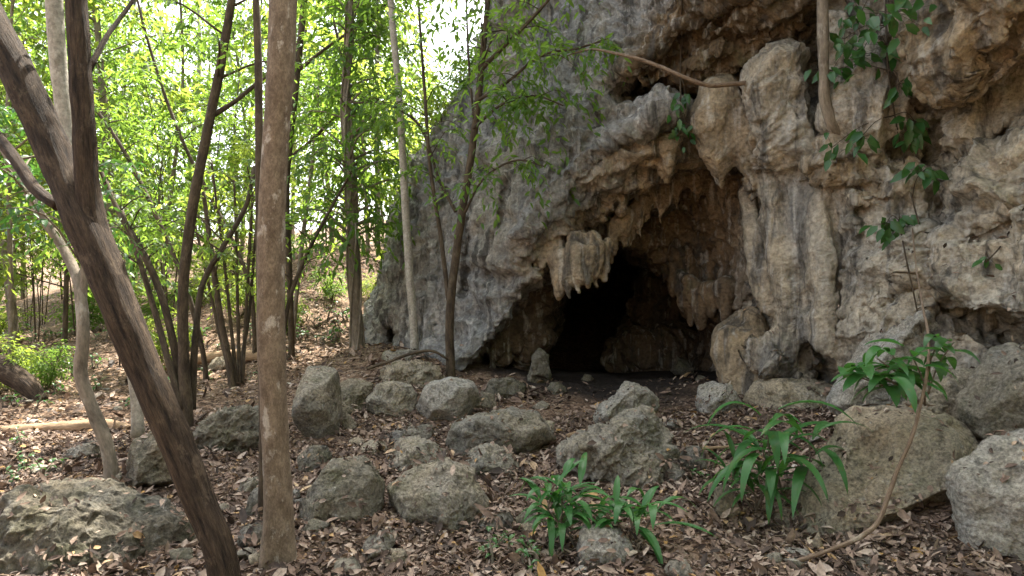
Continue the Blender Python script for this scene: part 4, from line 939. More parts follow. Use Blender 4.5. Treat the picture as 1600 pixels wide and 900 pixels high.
def tree(name, label, cat, stems, bark, leaf=None, foliage=None, group=None, sides=14, knob=.12, n=None, trunk_name='trunk', crown_name='crown', flare=0.0, lobes=0, detail=True, extra=None):
    """a thing at the foot of its first stem: trunk mesh with its limbs, crown mesh with its leaves; stems in world metres"""
    base = stems[0][0][:3]; root = empty(name, base, label, cat, group)
    T = Tubes(); Lf = Leaves(); g = np.random.default_rng(abs(hash(label)) % 1 + len(label) * 31 + int(abs(base[0]) * 1000))
    for k, s in enumerate(stems):
        q = np.array(s, float); q[:, :3] -= base
        T.add(q, sides if q[0, 3] > .02 else 7, n or max(14, int(np.linalg.norm(q[-1, :3] - q[0, :3]) / .09)), knob if q[0, 3] > .012 else .05, seed=k + len(label), flare=flare if k == 0 else 0, lobes=lobes)
    if foliage:
        for fo in foliage:
            fo = dict(fo); q = np.array(stems[fo.pop('stem', 0)], float); q[:, :3] -= base
            branchy(T, Lf, q, g, **fo)
    link(trunk_name, T.mesh(trunk_name), M[bark], root)
    if Lf.p: link(crown_name, Lf.mesh(crown_name, detail), M[leaf], root)
    return root

# ------------------------------------------------------------------ the trees one can tell apart
def stem(pts, d0=None, sink=.12):
    """pts: px, py, radius px, distance offset; the first stands on the ground"""
    d0 = d0 or gpix(pts[0][0], pts[0][1]); out = []
    for px, py, r, dd in pts: out.append([*at(px, py, d0 + dd), r / F * (d0 + dd)])
    out = np.array(out)
    if sink: out = np.vstack([[*(out[0, :3] - np.array([0, 0, sink])), out[0, 3] * 1.08], out])
    return out, d0

s0, d0 = stem([(352, 915, 25, 0), (303, 760, 24.5, .05), (240, 610, 25, .1), (178, 460, 27, .15), (146, 380, 28, .2), (98, 270, 26, .3), (45, 150, 25, .4), (-20, 20, 23, .5), (-120, -160, 24, .8), (-220, -420, 18, 1.2)], 3.55)
s1, _ = stem([(205, 530, 14, .12), (182, 470, 21, .16), (160, 410, 21, .19), (146, 350, 19, .21), (138, 300, 17.5, .22), (130, 180, 16.5, .22), (122, 60, 16, .25), (118, -60, 15, .3), (110, -300, 13, .4)], 3.55, 0)
s2, _ = stem([(90, 322, 8, .35), (60, 300, 9, .45), (28, 255, 9, .6), (-20, 195, 9, .8), (-90, 130, 8, 1)], 3.55, 0)
s3, _ = stem([(139, 110, 5, .25), (165, 60, 4, .4), (205, 5, 3, .6), (240, -60, 2.5, .8)], 3.55, 0)
tree('leaning_tree', 'thick dark rough barked tree leaning left and forking into two stems at the left', 'tree', [s0, s1, s2, s3], 'bark_rough', 'leaf_deep',
     [dict(stem=0, n_br=7, h0=.80, h1=1, blen=1.3, spr=5, leafL=.09), dict(stem=1, n_br=6, h0=.75, h1=1, blen=1.1, spr=5, leafL=.09)], sides=40, knob=.17)
s0, d0 = stem([(435, 872, 25, 0), (434, 780, 21.5, 0), (428, 640, 20.5, 0), (423, 460, 21, 0), (429, 250, 20, 0), (440, 60, 21, 0), (446, -120, 22, .1), (450, -520, 18, .2), (470, -1300, 9, .6)])
tree('straight_tree', 'straight smooth brown trunk with pale blotches standing upright left of centre', 'tree', [s0], 'bark_smooth', 'leaf',
     [dict(stem=0, n_br=22, h0=.55, h1=1, blen=2.2, spr=7, leafL=.12)], sides=40, knob=.11, flare=.38, lobes=4)
s0, d0 = stem([(409, 830, 7, .15), (412, 700, 7, .15), (408, 500, 6.5, .2), (405, 300, 6, .25), (404, 120, 6, .3), (398, -60, 5, .4)])
tree('thin_tree', 'thin dark stem rising close along the left of the straight trunk', 'tree', [s0], 'bark_dark', sides=10)
s0, d0 = stem([(292, 668, 11, 0), (287, 560, 8.5, 0), (286, 460, 8, 0), (300, 330, 7.8, 0), (325, 200, 7.3, 0), (345, 100, 7, 0), (362, 0, 6.3, 0), (378, -120, 5.5, 0), (400, -600, 4, .3)])
s1, _ = stem([(288, 640, 9, .05), (272, 540, 6, .1), (248, 450, 5.5, .2), (215, 380, 5, .3), (190, 340, 4, .4), (150, 250, 3, .5)], d0, 0)
s2, _ = stem([(300, 640, 6, .1), (306, 520, 5, .15), (318, 440, 4.5, .3), (352, 380, 4, .4), (385, 320, 3.5, .5), (398, 260, 3, .6)], d0, 0)
s3, _ = stem([(284, 640, 6, -.05), (262, 560, 5, 0), (240, 480, 4.5, .1), (222, 420, 4, .1), (190, 330, 3.5, .2)], d0, 0)
s4, _ = stem([(325, 185, 4.5, 0), (365, 160, 3.5, .1), (402, 130, 3, .2), (440, 100, 2, .3)], d0, 0)
tree('thin_tree', 'slim dark tree curving up to the right with several stems fanning from its base', 'tree', [s0, s1, s2, s3, s4], 'bark_dark', 'leaf',
     [dict(stem=1, n_br=9, h0=.55, h1=1, blen=.9, spr=4, leafL=.085), dict(stem=2, n_br=8, h0=.55, h1=1, blen=.9, spr=4, leafL=.085), dict(stem=0, n_br=18, h0=.4, h1=1, blen=1.3, spr=5, leafL=.11), dict(stem=3, n_br=7, h0=.6, h1=1, blen=.8, spr=4, leafL=.085)], sides=14)
s0, d0 = stem([(176, 765, 12, 0), (168, 700, 10, 0), (145, 640, 10, 0), (127, 590, 10, 0), (130, 520, 9, 0), (124, 450, 8, .1), (100, 390, 7, .3), (60, 330, 7, .4), (10, 240, 6, .6), (-40, 170, 5, .8)])
s1, _ = stem([(127, 500, 6, .05), (132, 420, 5, .1), (125, 330, 4, .1), (132, 240, 3, .2)], d0, 0)
tree('crooked_tree', 'crooked thin grey brown tree bending in an S at the left above the tan stone', 'tree', [s0, s1], 'bark_grey', 'leaf_deep',
     [dict(stem=0, n_br=9, h0=.62, h1=1, blen=.9, spr=5, leafL=.09), dict(stem=1, n_br=7, h0=.3, h1=1, blen=.8, spr=5, leafL=.09)], sides=16, knob=.2)
s0, d0 = stem([(215, 660, 9, 0), (205, 560, 8.5, 0), (180, 420, 9, 0), (125, 290, 10, 0), (98, 160, 11.5, 0), (84, 0, 12, 0), (76, -160, 11, 0), (60, -700, 8, .3)], 5.6)
tree('pale_tree', 'pale grey trunk standing between the two stems of the forked leaning tree', 'tree', [s0], 'bark_pale', 'leaf', [dict(stem=0, n_br=20, h0=.6, h1=1, blen=1.9, spr=6, leafL=.12)], sides=18)
s0, d0 = stem([(558, 545, 10, 0), (555, 470, 9, 0), (551, 380, 8.5, 0), (548, 280, 7.5, 0), (540, 160, 6, .1), (546, 40, 5, .2), (540, -120, 4.5, .3), (545, -420, 3, .3)])
g = np.random.default_rng(3); vines = []
for k in range(4):
    p = smooth_path(s0, 40)[:24].copy(); ph = k * 1.6; tt = np.arange(24)
    p[:, 0] += np.cos(tt * .33 + ph) * (p[:, 3] + .012); p[:, 1] += np.sin(tt * .33 + ph) * (p[:, 3] + .012); p[:, 3] = .018; vines.append(p)
tree('vine_covered_tree', 'leafy tree wrapped in vines at the left foot of the grey slab', 'tree', [s0] + vines, 'bark_grey', 'leaf',
     [dict(stem=0, n_br=46, h0=.16, h1=.95, blen=1.0, spr=6, leafL=.14, count=9), dict(stem=0, n_br=44, h0=.17, h1=.66, blen=1.25, spr=6, leafL=.16, count=10, droop=.6, rise=.2)], sides=14)
s0, d0 = stem([(648, 548, 7.5, 0), (640, 430, 6.5, 0), (632, 300, 6, 0), (625, 170, 5.5, 0), (612, 20, 5, 0), (604, -120, 4.5, 0), (590, -420, 3.5, 0), (585, -760, 2, 0)])
tree('slender_tree', 'slender pale straight tree rising in front of the grey slab', 'tree', [s0], 'bark_pale', 'leaf', [dict(stem=0, n_br=34, h0=.42, h1=1, blen=1.9, spr=6, leafL=.14)], sides=12, knob=.05)
s0, d0 = stem([(704, 592, 8.5, 0), (703, 490, 7, -.05), (718, 360, 6.5, -.1), (738, 230, 6, -.15), (752, 110, 5, -.2), (762, 0, 4, -.2), (770, -140, 3, -.2)])
s1, _ = stem([(752, 108, 4, -.2), (790, 70, 3.2, -.3), (830, 30, 2.8, -.4), (870, -15, 2.2, -.5), (910, -60, 2, -.6)], d0, 0)
s2, _ = stem([(742, 160, 3, -.2), (790, 130, 2.4, -.4), (850, 85, 2, -.6), (905, 75, 1.6, -.7), (950, 60, 1.2, -.8)], d0, 0)
s3, _ = stem([(740, 200, 2.6, -.2), (790, 160, 2, -.5), (840, 150, 1.5, -.7), (880, 165, 1.2, -.8)], d0, 0)
s4, _ = stem([(722, 340, 2.4, -.1), (760, 275, 1.8, -.4), (810, 250, 1.4, -.6), (850, 260, 1, -.7)], d0, 0)
s5, _ = stem([(701, 470, 4, .1), (690, 380, 3.5, .15), (672, 260, 3, .2), (664, 150, 2.6, .2), (655, 20, 2, .2), (650, -80, 2, .2)], d0, 0)
s6, _ = stem([(740, 185, 2, -.2), (732, 90, 1.8, 0), (728, 0, 1.5, .1), (722, -60, 1.2, .2)], d0, 0)
s7, _ = stem([(712, 330, 3, .1), (690, 290, 2.4, .3), (650, 190, 2.2, .5), (610, 165, 2, .7), (545, 160, 1.5, 1)], d0, 0)
tree('forked_tree', 'thin dark forked tree in front of the slab, its drooping leaves crossing the rock', 'tree', [s0, s1, s2, s3, s4, s5, s6, s7], 'bark_dark', 'leaf',
     [dict(stem=1, n_br=10, h0=.1, h1=1, blen=.55, spr=4, leafL=.13, droop=.8, rise=.1), dict(stem=2, n_br=13, h0=.15, h1=1, blen=.5, spr=4, leafL=.13, droop=.9, rise=0), dict(stem=3, n_br=11, h0=.2, h1=1, blen=.5, spr=4, leafL=.13, droop=.9, rise=0),
      dict(stem=4, n_br=9, h0=.3, h1=1, blen=.4, spr=3, leafL=.12, droop=.9, rise=0), dict(stem=5, n_br=9, h0=.5, h1=1, blen=.7, spr=4, leafL=.12), dict(stem=0, n_br=8, h0=.66, h1=1, blen=.8, spr=4, leafL=.13, droop=.7), dict(stem=6, n_br=9, h0=.2, h1=1, blen=.6, spr=4, leafL=.13), dict(stem=7, n_br=16, h0=.15, h1=1, blen=.7, spr=4, leafL=.12, droop=.6)], sides=12)
s0, d0 = stem([(456, 560, 5.5, 0), (452, 430, 5, 0), (447, 300, 5.5, 0), (462, 140, 5, 0), (475, 0, 5, 0), (482, -120, 4.5, 0), (500, -500, 3, .2), (495, -800, 2, .2)])
s1, _ = stem([(468, 108, 3.5, 0), (510, 75, 2.5, .1), (560, 40, 2, .2), (612, 0, 1.5, .3)], d0, 0)
s2, _ = stem([(448, 250, 3, 0), (480, 225, 2.4, .1), (530, 180, 1.8, .2), (570, 165, 1.5, .3)], d0, 0)
tree('thin_tree', 'thin upright stem just right of the straight trunk with branches slanting up to the right', 'tree', [s0, s1, s2], 'bark_dark', 'leaf',
     [dict(stem=0, n_br=20, h0=.25, h1=1, blen=1.4, spr=5, leafL=.14), dict(stem=1, n_br=10, h0=.2, h1=1, blen=.7, spr=4, leafL=.12), dict(stem=2, n_br=12, h0=.2, h1=1, blen=.8, spr=4, leafL=.12)], sides=10)
s0, d0 = stem([(458, 545, 4, .2), (470, 400, 3.5, .2), (492, 215, 3, .2), (500, 100, 2.5, .2)])
tree('sapling', 'thin leafy sapling slanting right between the straight trunk and the vine covered tree', 'sapling', [s0], 'bark_grey', 'leaf', [dict(stem=0, n_br=22, h0=.35, h1=1, blen=.8, spr=4, leafL=.12)], sides=8)
st = []
for k, (x0, x1, x2, yt) in enumerate([(364, 345, 318, 300), (369, 360, 330, 250), (374, 372, 366, 280), (379, 384, 395, 300), (372, 388, 402, 330), (360, 338, 300, 330)]):
    q, d0 = stem([(x0, 612, 3.4 if k else 5.5, .05 * k), (x1, 500, 2.6 if k else 5, .1 * k), (x2, yt, 1.8 if k else 3, .1 * k)], 9.6); st.append(q)
tree('sapling', 'clump of thin upright stems beside the far end of the distant log', 'sapling', st, 'bark_dark', 'leaf_yellow', [dict(stem=k, n_br=6, h0=.5, h1=1, blen=.7, spr=3, leafL=.11) for k in range(6)], sides=8)

for lab, pts_, dd_, nb in [
    ('long thin sapling leaning far left behind the slim dark tree', [(322, 600, 4.5, 0), (300, 480, 4, 0), (250, 350, 3.4, .1), (190, 230, 3, .2), (120, 130, 2.2, .3)], 10.5, 16),
    ('thin sapling leaning left across the gap left of the straight trunk', [(398, 575, 4, 0), (388, 440, 3.6, 0), (340, 330, 3.2, .1), (285, 220, 2.8, .2), (230, 60, 2.2, .3), (205, -40, 1.8, .3)], 11.5, 18),
    ('thin sapling bending right from behind the straight trunk', [(440, 590, 4, 0), (452, 470, 3.4, 0), (488, 380, 3, .1), (520, 320, 2.4, .2), (560, 250, 1.8, .3)], 10.2, 12),
    ('thin bare sapling leaning left beside the crooked tree', [(232, 620, 4, 0), (190, 500, 3.6, 0), (150, 420, 3.2, .1), (95, 330, 2.6, .2), (40, 270, 2, .3)], 9.0, 10)]:
    q_, _ = stem(pts_, dd_); q_[:2, 2] = [gz(q_[0, 0], q_[0, 1]) - .1, gz(q_[1, 0], q_[1, 1])]
    tree('sapling', lab, 'sapling', [q_], 'bark_dark', 'leaf', [dict(stem=0, n_br=nb, h0=.4, h1=1, blen=.8, spr=4, leafL=.13)], sides=8)

# ------------------------------------------------------------------ the forest behind: a few kinds, each tree its own thing
def proto(kind, seed):
    g = np.random.default_rng(seed)
    if kind == 'understory':
        h = 10; a = g.uniform(-.5, .5, 4)
        st = [np.array([[0, 0, -.2, .055], [a[0] * .3, a[1] * .3, 2, .05], [a[0], a[1], 5, .038], [a[0] + a[2], a[1] + a[3], h, .015]])]
        fo = [dict(stem=0, n_br=34, h0=.2, h1=1, blen=2.3, spr=7, leafL=.19, count=9, aspect=.46, rise=.35)]
        return 'understory_tree', 'slim leafy understory tree in the sunlit forest behind', 'tree', st, 'bark_grey', 'leaf', fo, 'understory trees in the forest behind'
    if kind == 'yellow':
        h = 7; a = g.uniform(-.5, .5, 4)
        st = [np.array([[0, 0, -.2, .04], [a[0] * .3, a[1] * .3, 2, .035], [a[0], a[1], 4.5, .028], [a[0] + a[2], a[1] + a[3], h, .01]])]
        fo = [dict(stem=0, n_br=30, h0=.12, h1=1, blen=2.2, spr=7, leafL=.2, count=9, aspect=.5, rise=.35)]
        return 'understory_tree', 'bright yellow green young tree in the sunlit forest behind', 'tree', st, 'bark_dark', 'leaf_yellow', fo, 'yellow green trees in the forest behind'
    if kind == 'canopy':
        h = 13; a = g.uniform(-.9, .9, 4)
        st = [np.array([[0, 0, -.2, .085], [a[0] * .3, a[1] * .3, 3, .075], [a[0], a[1], 7, .06], [a[0] + a[2], a[1] + a[3], h, .02]])]
        fo = [dict(stem=0, n_br=42, h0=.26, h1=1, blen=2.7, spr=8, leafL=.2, count=10, aspect=.48, rise=.3)]
        return 'canopy_tree', 'leafy green tree with a slim bare stem and hanging leaves in the forest behind', 'tree', st, 'bark_grey', 'leaf', fo, 'green leafy trees in the forest behind'
    if kind == 'tall':
        h = 17; a = g.uniform(-.8, .8, 4)
        st = [np.array([[0, 0, -.3, .17], [a[0] * .3, a[1] * .3, 4, .14], [a[0], a[1], 9, .11], [a[0] + a[2], a[1] + a[3], h, .04]])]
        fo = [dict(stem=0, n_br=34, h0=.45, h1=1, blen=3.0, spr=6, leafL=.22, count=10, aspect=.45)]
        return 'tall_tree', 'tall forest tree with a pale bare lower trunk in the distance', 'tree', st, 'bark_pale' if seed % 2 else 'bark_grey', 'leaf', fo, 'tall trees in the forest behind'
    if kind == 'sapling':
        st = []
        for k in range(3):
            a = g.uniform(-.7, .7, 4); st.append(np.array([[a[0] * .1, a[1] * .1, -.1, .017], [a[0] * .4, a[1] * .4, 1.8, .014], [a[0], a[1], 3.4, .010], [a[0] * 1.8 + a[2] * .4, a[1] * 1.8, 5.2, .004]]))
        fo = [dict(stem=k, n_br=13, h0=.28, h1=1, blen=.9, spr=4, leafL=.13, count=8, aspect=.34) for k in range(3)]
        return 'sapling', 'thin many stemmed sapling with loose leaves under the forest trees', 'sapling', st, 'bark_dark', 'leaf' if seed % 2 else 'leaf_yellow', fo, 'saplings under the forest trees'
    if kind == 'shrub':
        st = []
        for k in range(6):
            a = g.uniform(-.6, .6, 2); st.append(np.array([[a[0] * .1, a[1] * .1, -.05, .010], [a[0] * .5, a[1] * .5, .5, .007], [a[0] * 1.2, a[1] * 1.2, g.uniform(.7, 1.2), .003]]))
        fo = [dict(stem=k, n_br=9, h0=.15, h1=1, blen=.45, spr=4, leafL=.12, count=7, aspect=.36) for k in range(6)]
        return 'shrub', 'low leafy shrub growing on the forest floor', 'shrub', st, 'bark_dark', 'leaf' if seed % 2 else 'leaf_yellow', fo, 'low shrubs on the forest floor'
def children_of(o): return [c for c in scene.objects if c.parent == o]
PROTOS = {}
for kind, seeds in (('understory', (1, 2, 3)), ('yellow', (4, 5)), ('tall', (6, 7)), ('canopy', (13, 14)), ('sapling', (8, 9, 10)), ('shrub', (11, 12))):
    PROTOS[kind] = []
    for s in seeds:
        nm, lb, ct, st, bk, lf, fo, gr = proto(kind, s)
        r = tree(nm, lb, ct, st, bk, lf, fo, gr, sides=12, detail=False); PROTOS[kind].append([r, children_of(r), False])
def plant_tree(kind, k, x, y, rz, sc, z=None):
    rec = PROTOS[kind][k % len(PROTOS[kind])]; r, ch, used = rec
    if not used: o = r; rec[2] = True
    else:
        o = r.copy(); COL.objects.link(o)
        for c in ch:
            q = c.copy(); q.parent = o; COL.objects.link(q)
    o.location = (x, y, gz(x, y) if z is None else z); o.rotation_euler = (0, 0, rz); o.scale = (sc, sc, sc * (1 + .1 * math.sin(k * 2.3)))
    return o
rnd = random.Random(21); k = 0
# gaps in the canopy through which the sun reaches the ground
GAPS = [gat(*q)[:3] for q in ((520, 500), (450, 500), (490, 520), (400, 500), (330, 540), (270, 520), (440, 410), (510, 420), (40, 690), (110, 700), (190, 650), (240, 620), (350, 575), (470, 440), (500, 470), (430, 470), (60, 740), (150, 610), (560, 600), (620, 590))]
def shades(x, y, kind):
    hs_ = SUN_DIR.xy.length; ux, uy = SUN_DIR.x / hs_, SUN_DIR.y / hs_; lo, hi, r = dict(understory=(1.5, 11, 1.5), yellow=(1, 8, 1.4), tall=(7, 20, 2.2), canopy=(3, 13, 1.9), sapling=(1.5, 6, .6), shrub=(0, 1.2, .4))[kind]
    for p in GAPS:
        t = (x - p[0]) * ux + (y - p[1]) * uy; z = t * SUN_DIR.z / hs_
        if t > -.5 and abs((x - p[0]) * -uy + (y - p[1]) * ux) < r and lo < z < hi: return True
    return False
def scatter(kind, n, px0, px1, d0, d1, s0, s1, sep):
    global k
    pts = []
    for _ in range(n * 12):
        if len(pts) >= n: break
        d = rnd.uniform(d0, d1); px = rnd.uniform(px0, px1); x = (px - 800) / F * d
        if px > 600 and d < 19: continue
        if shades(x, d, kind): continue
        if any((x - a) ** 2 + (d - b) ** 2 < sep * sep for a, b in pts): continue
        pts.append((x, d)); k += 1
        plant_tree(kind, k, x, d, rnd.uniform(0, 6.28), rnd.uniform(s0, s1))
scatter('understory', 22, -350, 640, 12, 34, .8, 1.2, 1.9)
scatter('yellow', 20, -350, 660, 13, 36, .8, 1.25, 1.9)
scatter('canopy', 15, -250, 640, 14, 30, .85, 1.2, 2.2)
scatter('tall', 8, -500, 760, 26, 50, .85, 1.2, 4.0)
scatter('sapling', 20, -250, 560, 9, 24, .7, 1.15, 1.0)
scatter('shrub', 18, -300, 540, 11, 30, .6, 1.3, .9)
for px, d, kd, s in [(520, 30, 'canopy', 1.3), (550, 26, 'canopy', 1.2), (575, 21, 'understory', 1.2), (590, 25, 'canopy', 1.3), (560, 15.5, 'yellow', 1.2)]:
    k += 1; x = (px - 800) / F * d; plant_tree(kd, k, x, d, k * 1.9, s)
for px, py, d, s in [(692, 196, 11.3, .7), (730, 142, 11.2, .7)]:
    k += 1; q = at(px, py, d); plant_tree('shrub', k, q[0], q[1], k * 1.1, s, q[2] - .15)
for px, py, s in [(20, 606, .6), (75, 605, .5), (440, 520, .6), (520, 470, .6), (575, 470, .45)]:
    p = gat(px, py); k += 1; plant_tree('shrub', k, p[0], p[1], k * 1.7, s)

# unseen trees added behind and beside the camera to block low sky light
for x, y, kd, s in [(-2, -5.5, 'understory', 1.1), (1, -5.5, 'tall', .7), (4.5, -4, 'understory', 1.1), (8, -3, 'yellow', 1.2), (-1, -9, 'tall', .8), (5, -9, 'tall', .8), (10, -7, 'tall', .75), (2.5, -7, 'understory', 1.2), (5, -1.2, 'tall', .6), (7, -.3, 'understory', 1.2), (8.5, 1, 'tall', .65), (4, -2.2, 'understory', 1.2), (10, -1.5, 'tall', .7), (6.2, .8, 'understory', 1.1), (7, -6, 'understory', 1.2), (0, -3.6, 'shrub', 1.6), (3, -3.2, 'shrub', 1.6), (-3, -3, 'shrub', 1.6), (6, -2, 'shrub', 1.6), (13, -4, 'tall', .8)]:
    k += 1; plant_tree(kd, k, x, y, k * 1.3, s)

# ------------------------------------------------------------------ fallen wood
def log(name, label, cat, pts, bark, sides=18, knob=.12, n=30):
    q = np.array([[*at(x, y, d), r / F * d] for x, y, d, r in pts]); b = q[0, :3].copy(); q[:, :3] -= b
    T = Tubes(); T.add(q, sides, n, knob, len(label)); o = link(name, T.mesh(name), M[bark]); o.location = b; return tag(o, label, cat)
def lie(px, py, up=0.0):
    d = gpix(px, py); return (px, py, d - up)
log('fallen_log', 'pale fallen log lying across the ground at the left behind the crooked tree', 'log', [(-60, 682, 7.6, 11), (40, 674, 7.5, 11), (120, 668, 7.5, 11), (170, 666, 7.5, 11), (206, 674, 7.45, 9)], 'log')
log('fallen_branch', 'pale stripped branch lying in the sunlit leaves at the left', 'branch', [(82, 772, 5.35, 6), (110, 752, 5.6, 7.5), (140, 740, 5.8, 8), (165, 728, 5.9, 6)], 'log')
log('fallen_log', 'distant fallen log stretched behind the thin stems', 'log', [(258, 572, 11.4, 7), (320, 560, 11.6, 8), (370, 555, 11.6, 9), (412, 558, 11.5, 8)], 'log')
log('fallen_log', 'thick brown leaning dead trunk at the far left edge', 'log', [(-60, 548, 9.6, 17), (0, 575, 9.5, 17), (40, 600, 9.4, 15), (66, 628, 9.3, 10)], 'bark_rough')
log('fallen_branch', 'long thin bent stick arching from the thin forked tree over the tan rock', 'branch', [(573, 577, 8.6, 2), (610, 564, 8.7, 2.4), (645, 552, 8.75, 2.4), (678, 549, 8.8, 2.2), (700, 562, 8.85, 1.8)], 'bark_dark', 8)
log('fallen_branch', 'short broken stick on the ground behind the craggy rock', 'branch', [(885, 682, 6.75, 4), (905, 677, 6.8, 5), (925, 672, 6.85, 4)], 'log', 8)
log('fallen_branch', 'pale stick in the leaves right of the craggy rock', 'branch', [(1085, 702, 6.2, 2), (1110, 700, 6.2, 2.6), (1140, 698, 6.25, 2)], 'log', 8)
log('fallen_branch', 'thin dead root sloping down the rooty bank', 'branch', [(395, 640, 7.2, 2), (370, 668, 6.9, 2.4), (350, 700, 6.6, 2.4), (335, 728, 6.3, 2)], 'bark_grey', 8)

# ------------------------------------------------------------------ roots, liana and vines on the cliff
def on_rock(pts, lift=.03):
    out = []
    for px, py, r in pts:
        p = cast(px, py)
        if p is None: p = at(px, py, 7)
        dv = np.array([0, 0, EYE]) - p; dv /= np.linalg.norm(dv); p = p + dv * (lift + r / F * p[1]); out.append([*p, r / F * p[1]])
    return np.array(out)
def stem_thing(name, label, cat, q, bark, sides=10, knob=.08, n=40):
    b = q[0, :3].copy(); q = q.copy(); q[:, :3] -= b; T = Tubes(); T.add(q, sides, n, knob, len(label)); o = link(name, T.mesh(name), M[bark]); o.location = b; return tag(o, label, cat)
stem_thing('root', 'long brown root stretched across the rock below the roof to the top of the knob', 'root', np.array([[*at(x, y, d), r / F * d] for x, y, d, r in [(860, 100, 8.85, .6), (895, 84, 8.3, 1.2), (925, 77, 8.0, 1.8), (960, 83, 7.75, 2.3), (1000, 93, 7.6, 2.8), (1040, 108, 7.5, 3.2), (1072, 122, 7.42, 3.3), (1105, 133, 7.4, 3.6), (1150, 131, 7.4, 3.6), (1196, 127, 7.45, 3.8), (1225, 124, 7.7, 3.4)]]), 'liana', 10, .22, 70)
stem_thing('root', 'thick woody root hanging down the wall from the top right of the cave', 'root', np.array([[*at(x, y, d), r / F * d] for x, y, d, r in [(1283, -60, 6.65, 8), (1286, 40, 6.7, 8.5), (1287, 110, 6.75, 8), (1290, 160, 6.8, 8.5), (1300, 192, 6.85, 10), (1318, 218, 7.05, 14), (1335, 240, 7.4, 16)]]), 'bark_grey', 16, .2)
stem_thing('liana', 'long woody vine curving from the cliff down over the huge slanted slab to the leaves', 'vine', np.array([[*at(x, y, d), r / F * d] for x, y, d, r in [(1425, 350, 6.3, 1.0), (1432, 420, 5.7, 1.3), (1442, 480, 5.1, 1.7), (1451, 540, 4.5, 2.3), (1449, 580, 4.3, 2.6), (1440, 625, 4.2, 2.6), (1422, 690, 4.12, 3.1), (1404, 730, 4.1, 3.0), (1388, 775, 4.08, 3.6), (1372, 815, 4.02, 3.5), (1346, 838, 3.95, 3.8), (1300, 858, 3.92, 3.1), (1240, 878, 3.95, 3.0), (1185, 890, 3.98, 1.6)]]), 'liana', 12, .28, 110)
def vine(label, pts, clusters, seed, leafL=.165, rad=1.3, lift=.06, mat='leaf_vine'):
    """a thin climbing stem with clusters of leaves: clusters (px, py, count, spread px, reach m)"""
    g = np.random.default_rng(seed); q = on_rock([(x, y, rad) for x, y in pts], lift); b = q[0, :3].copy()
    root = empty('climbing_vine', b, label, 'vine'); T = Tubes(); Lf = Leaves(); q2 = q.copy(); q2[:, :3] -= b; T.add(q2, 6, 40)
    for px, py, n, sp, reach in clusters:
        p = cast(px, py); p = at(px, py, 6.5) if p is None else p
        i = np.argmin(((q[:, :3] - p) ** 2).sum(1)); a = q[i, :3]; out = np.array([0, 0, EYE]) - p; out /= np.linalg.norm(out)
        c = p + out * reach; T.add(np.array([[*(a - b), .005], [*((a + c) / 2 - b + np.array([0, 0, .06])), .004], [*(c - b), .003]]), 5, 7)
        for _ in range(n):
            s = g.normal(0, 1, 3) * sp / F * p[1] * .5; pp = c + s * np.array([1, .6, .8]) - b
            L = leafL * g.uniform(.7, 1.2); d = np.array([[g.normal(0, .6), g.normal(-.2, .4), -g.uniform(.3, 1)]])
            Lf.add(pp[None], d, (out + np.array([0, 0, .5]) + g.normal(0, .35, 3))[None], np.array([L]), np.array([L * g.uniform(.38, .48)]), np.array([g.uniform(.1, .5)]))
            T.add(np.array([[*(c - b), .002], [*((c - b) * .4 + pp * .6), .0016], [*pp, .0012]]), 4, 4)
    link('stem', T.mesh('stem'), M['bark_dark'], root); link('foliage', Lf.mesh('foliage'), M[mat], root); return root
vine('climbing vine with broad green leaves hanging from the top of the wall at right', [(1385, -30), (1384, 40), (1388, 110), (1398, 180), (1412, 250), (1425, 310), (1436, 350)],
     [(1400, 20, 22, 50, .3), (1345, 20, 14, 40, .3), (1385, 70, 14, 40, .3), (1345, 85, 18, 40, .35), (1300, 110, 14, 36, .35), (1320, 60, 8, 40, .3), (1405, 130, 10, 24, .25), (1430, 190, 14, 26, .25), (1345, 215, 10, 26, .25), (1300, 230, 7, 20, .25), (1440, 268, 14, 26, .22), (1420, 215, 6, 20, .2)], 5)
vine('thin vine with one small leaf cluster low on the right wall', [(1405, 345), (1415, 400), (1430, 470), (1440, 520)], [(1385, 348, 12, 24, .18), (1405, 340, 6, 14, .15)], 6)
vine('small leafy vine dangling by the hanging boss above the cave mouth', [(1066, -10), (1064, 60), (1063, 120), (1064, 180)], [(1060, 165, 9, 20, .3), (1072, 155, 6, 14, .3), (1060, 205, 12, 22, .3), (1050, 225, 6, 16, .3), (1072, 190, 7, 16, .3)], 7, .12)
vine('bare twig with two leaves at the right edge of the wall', [(1600, 325), (1575, 365), (1555, 395), (1540, 410)], [(1543, 400, 4, 12, .12)], 8, .11)

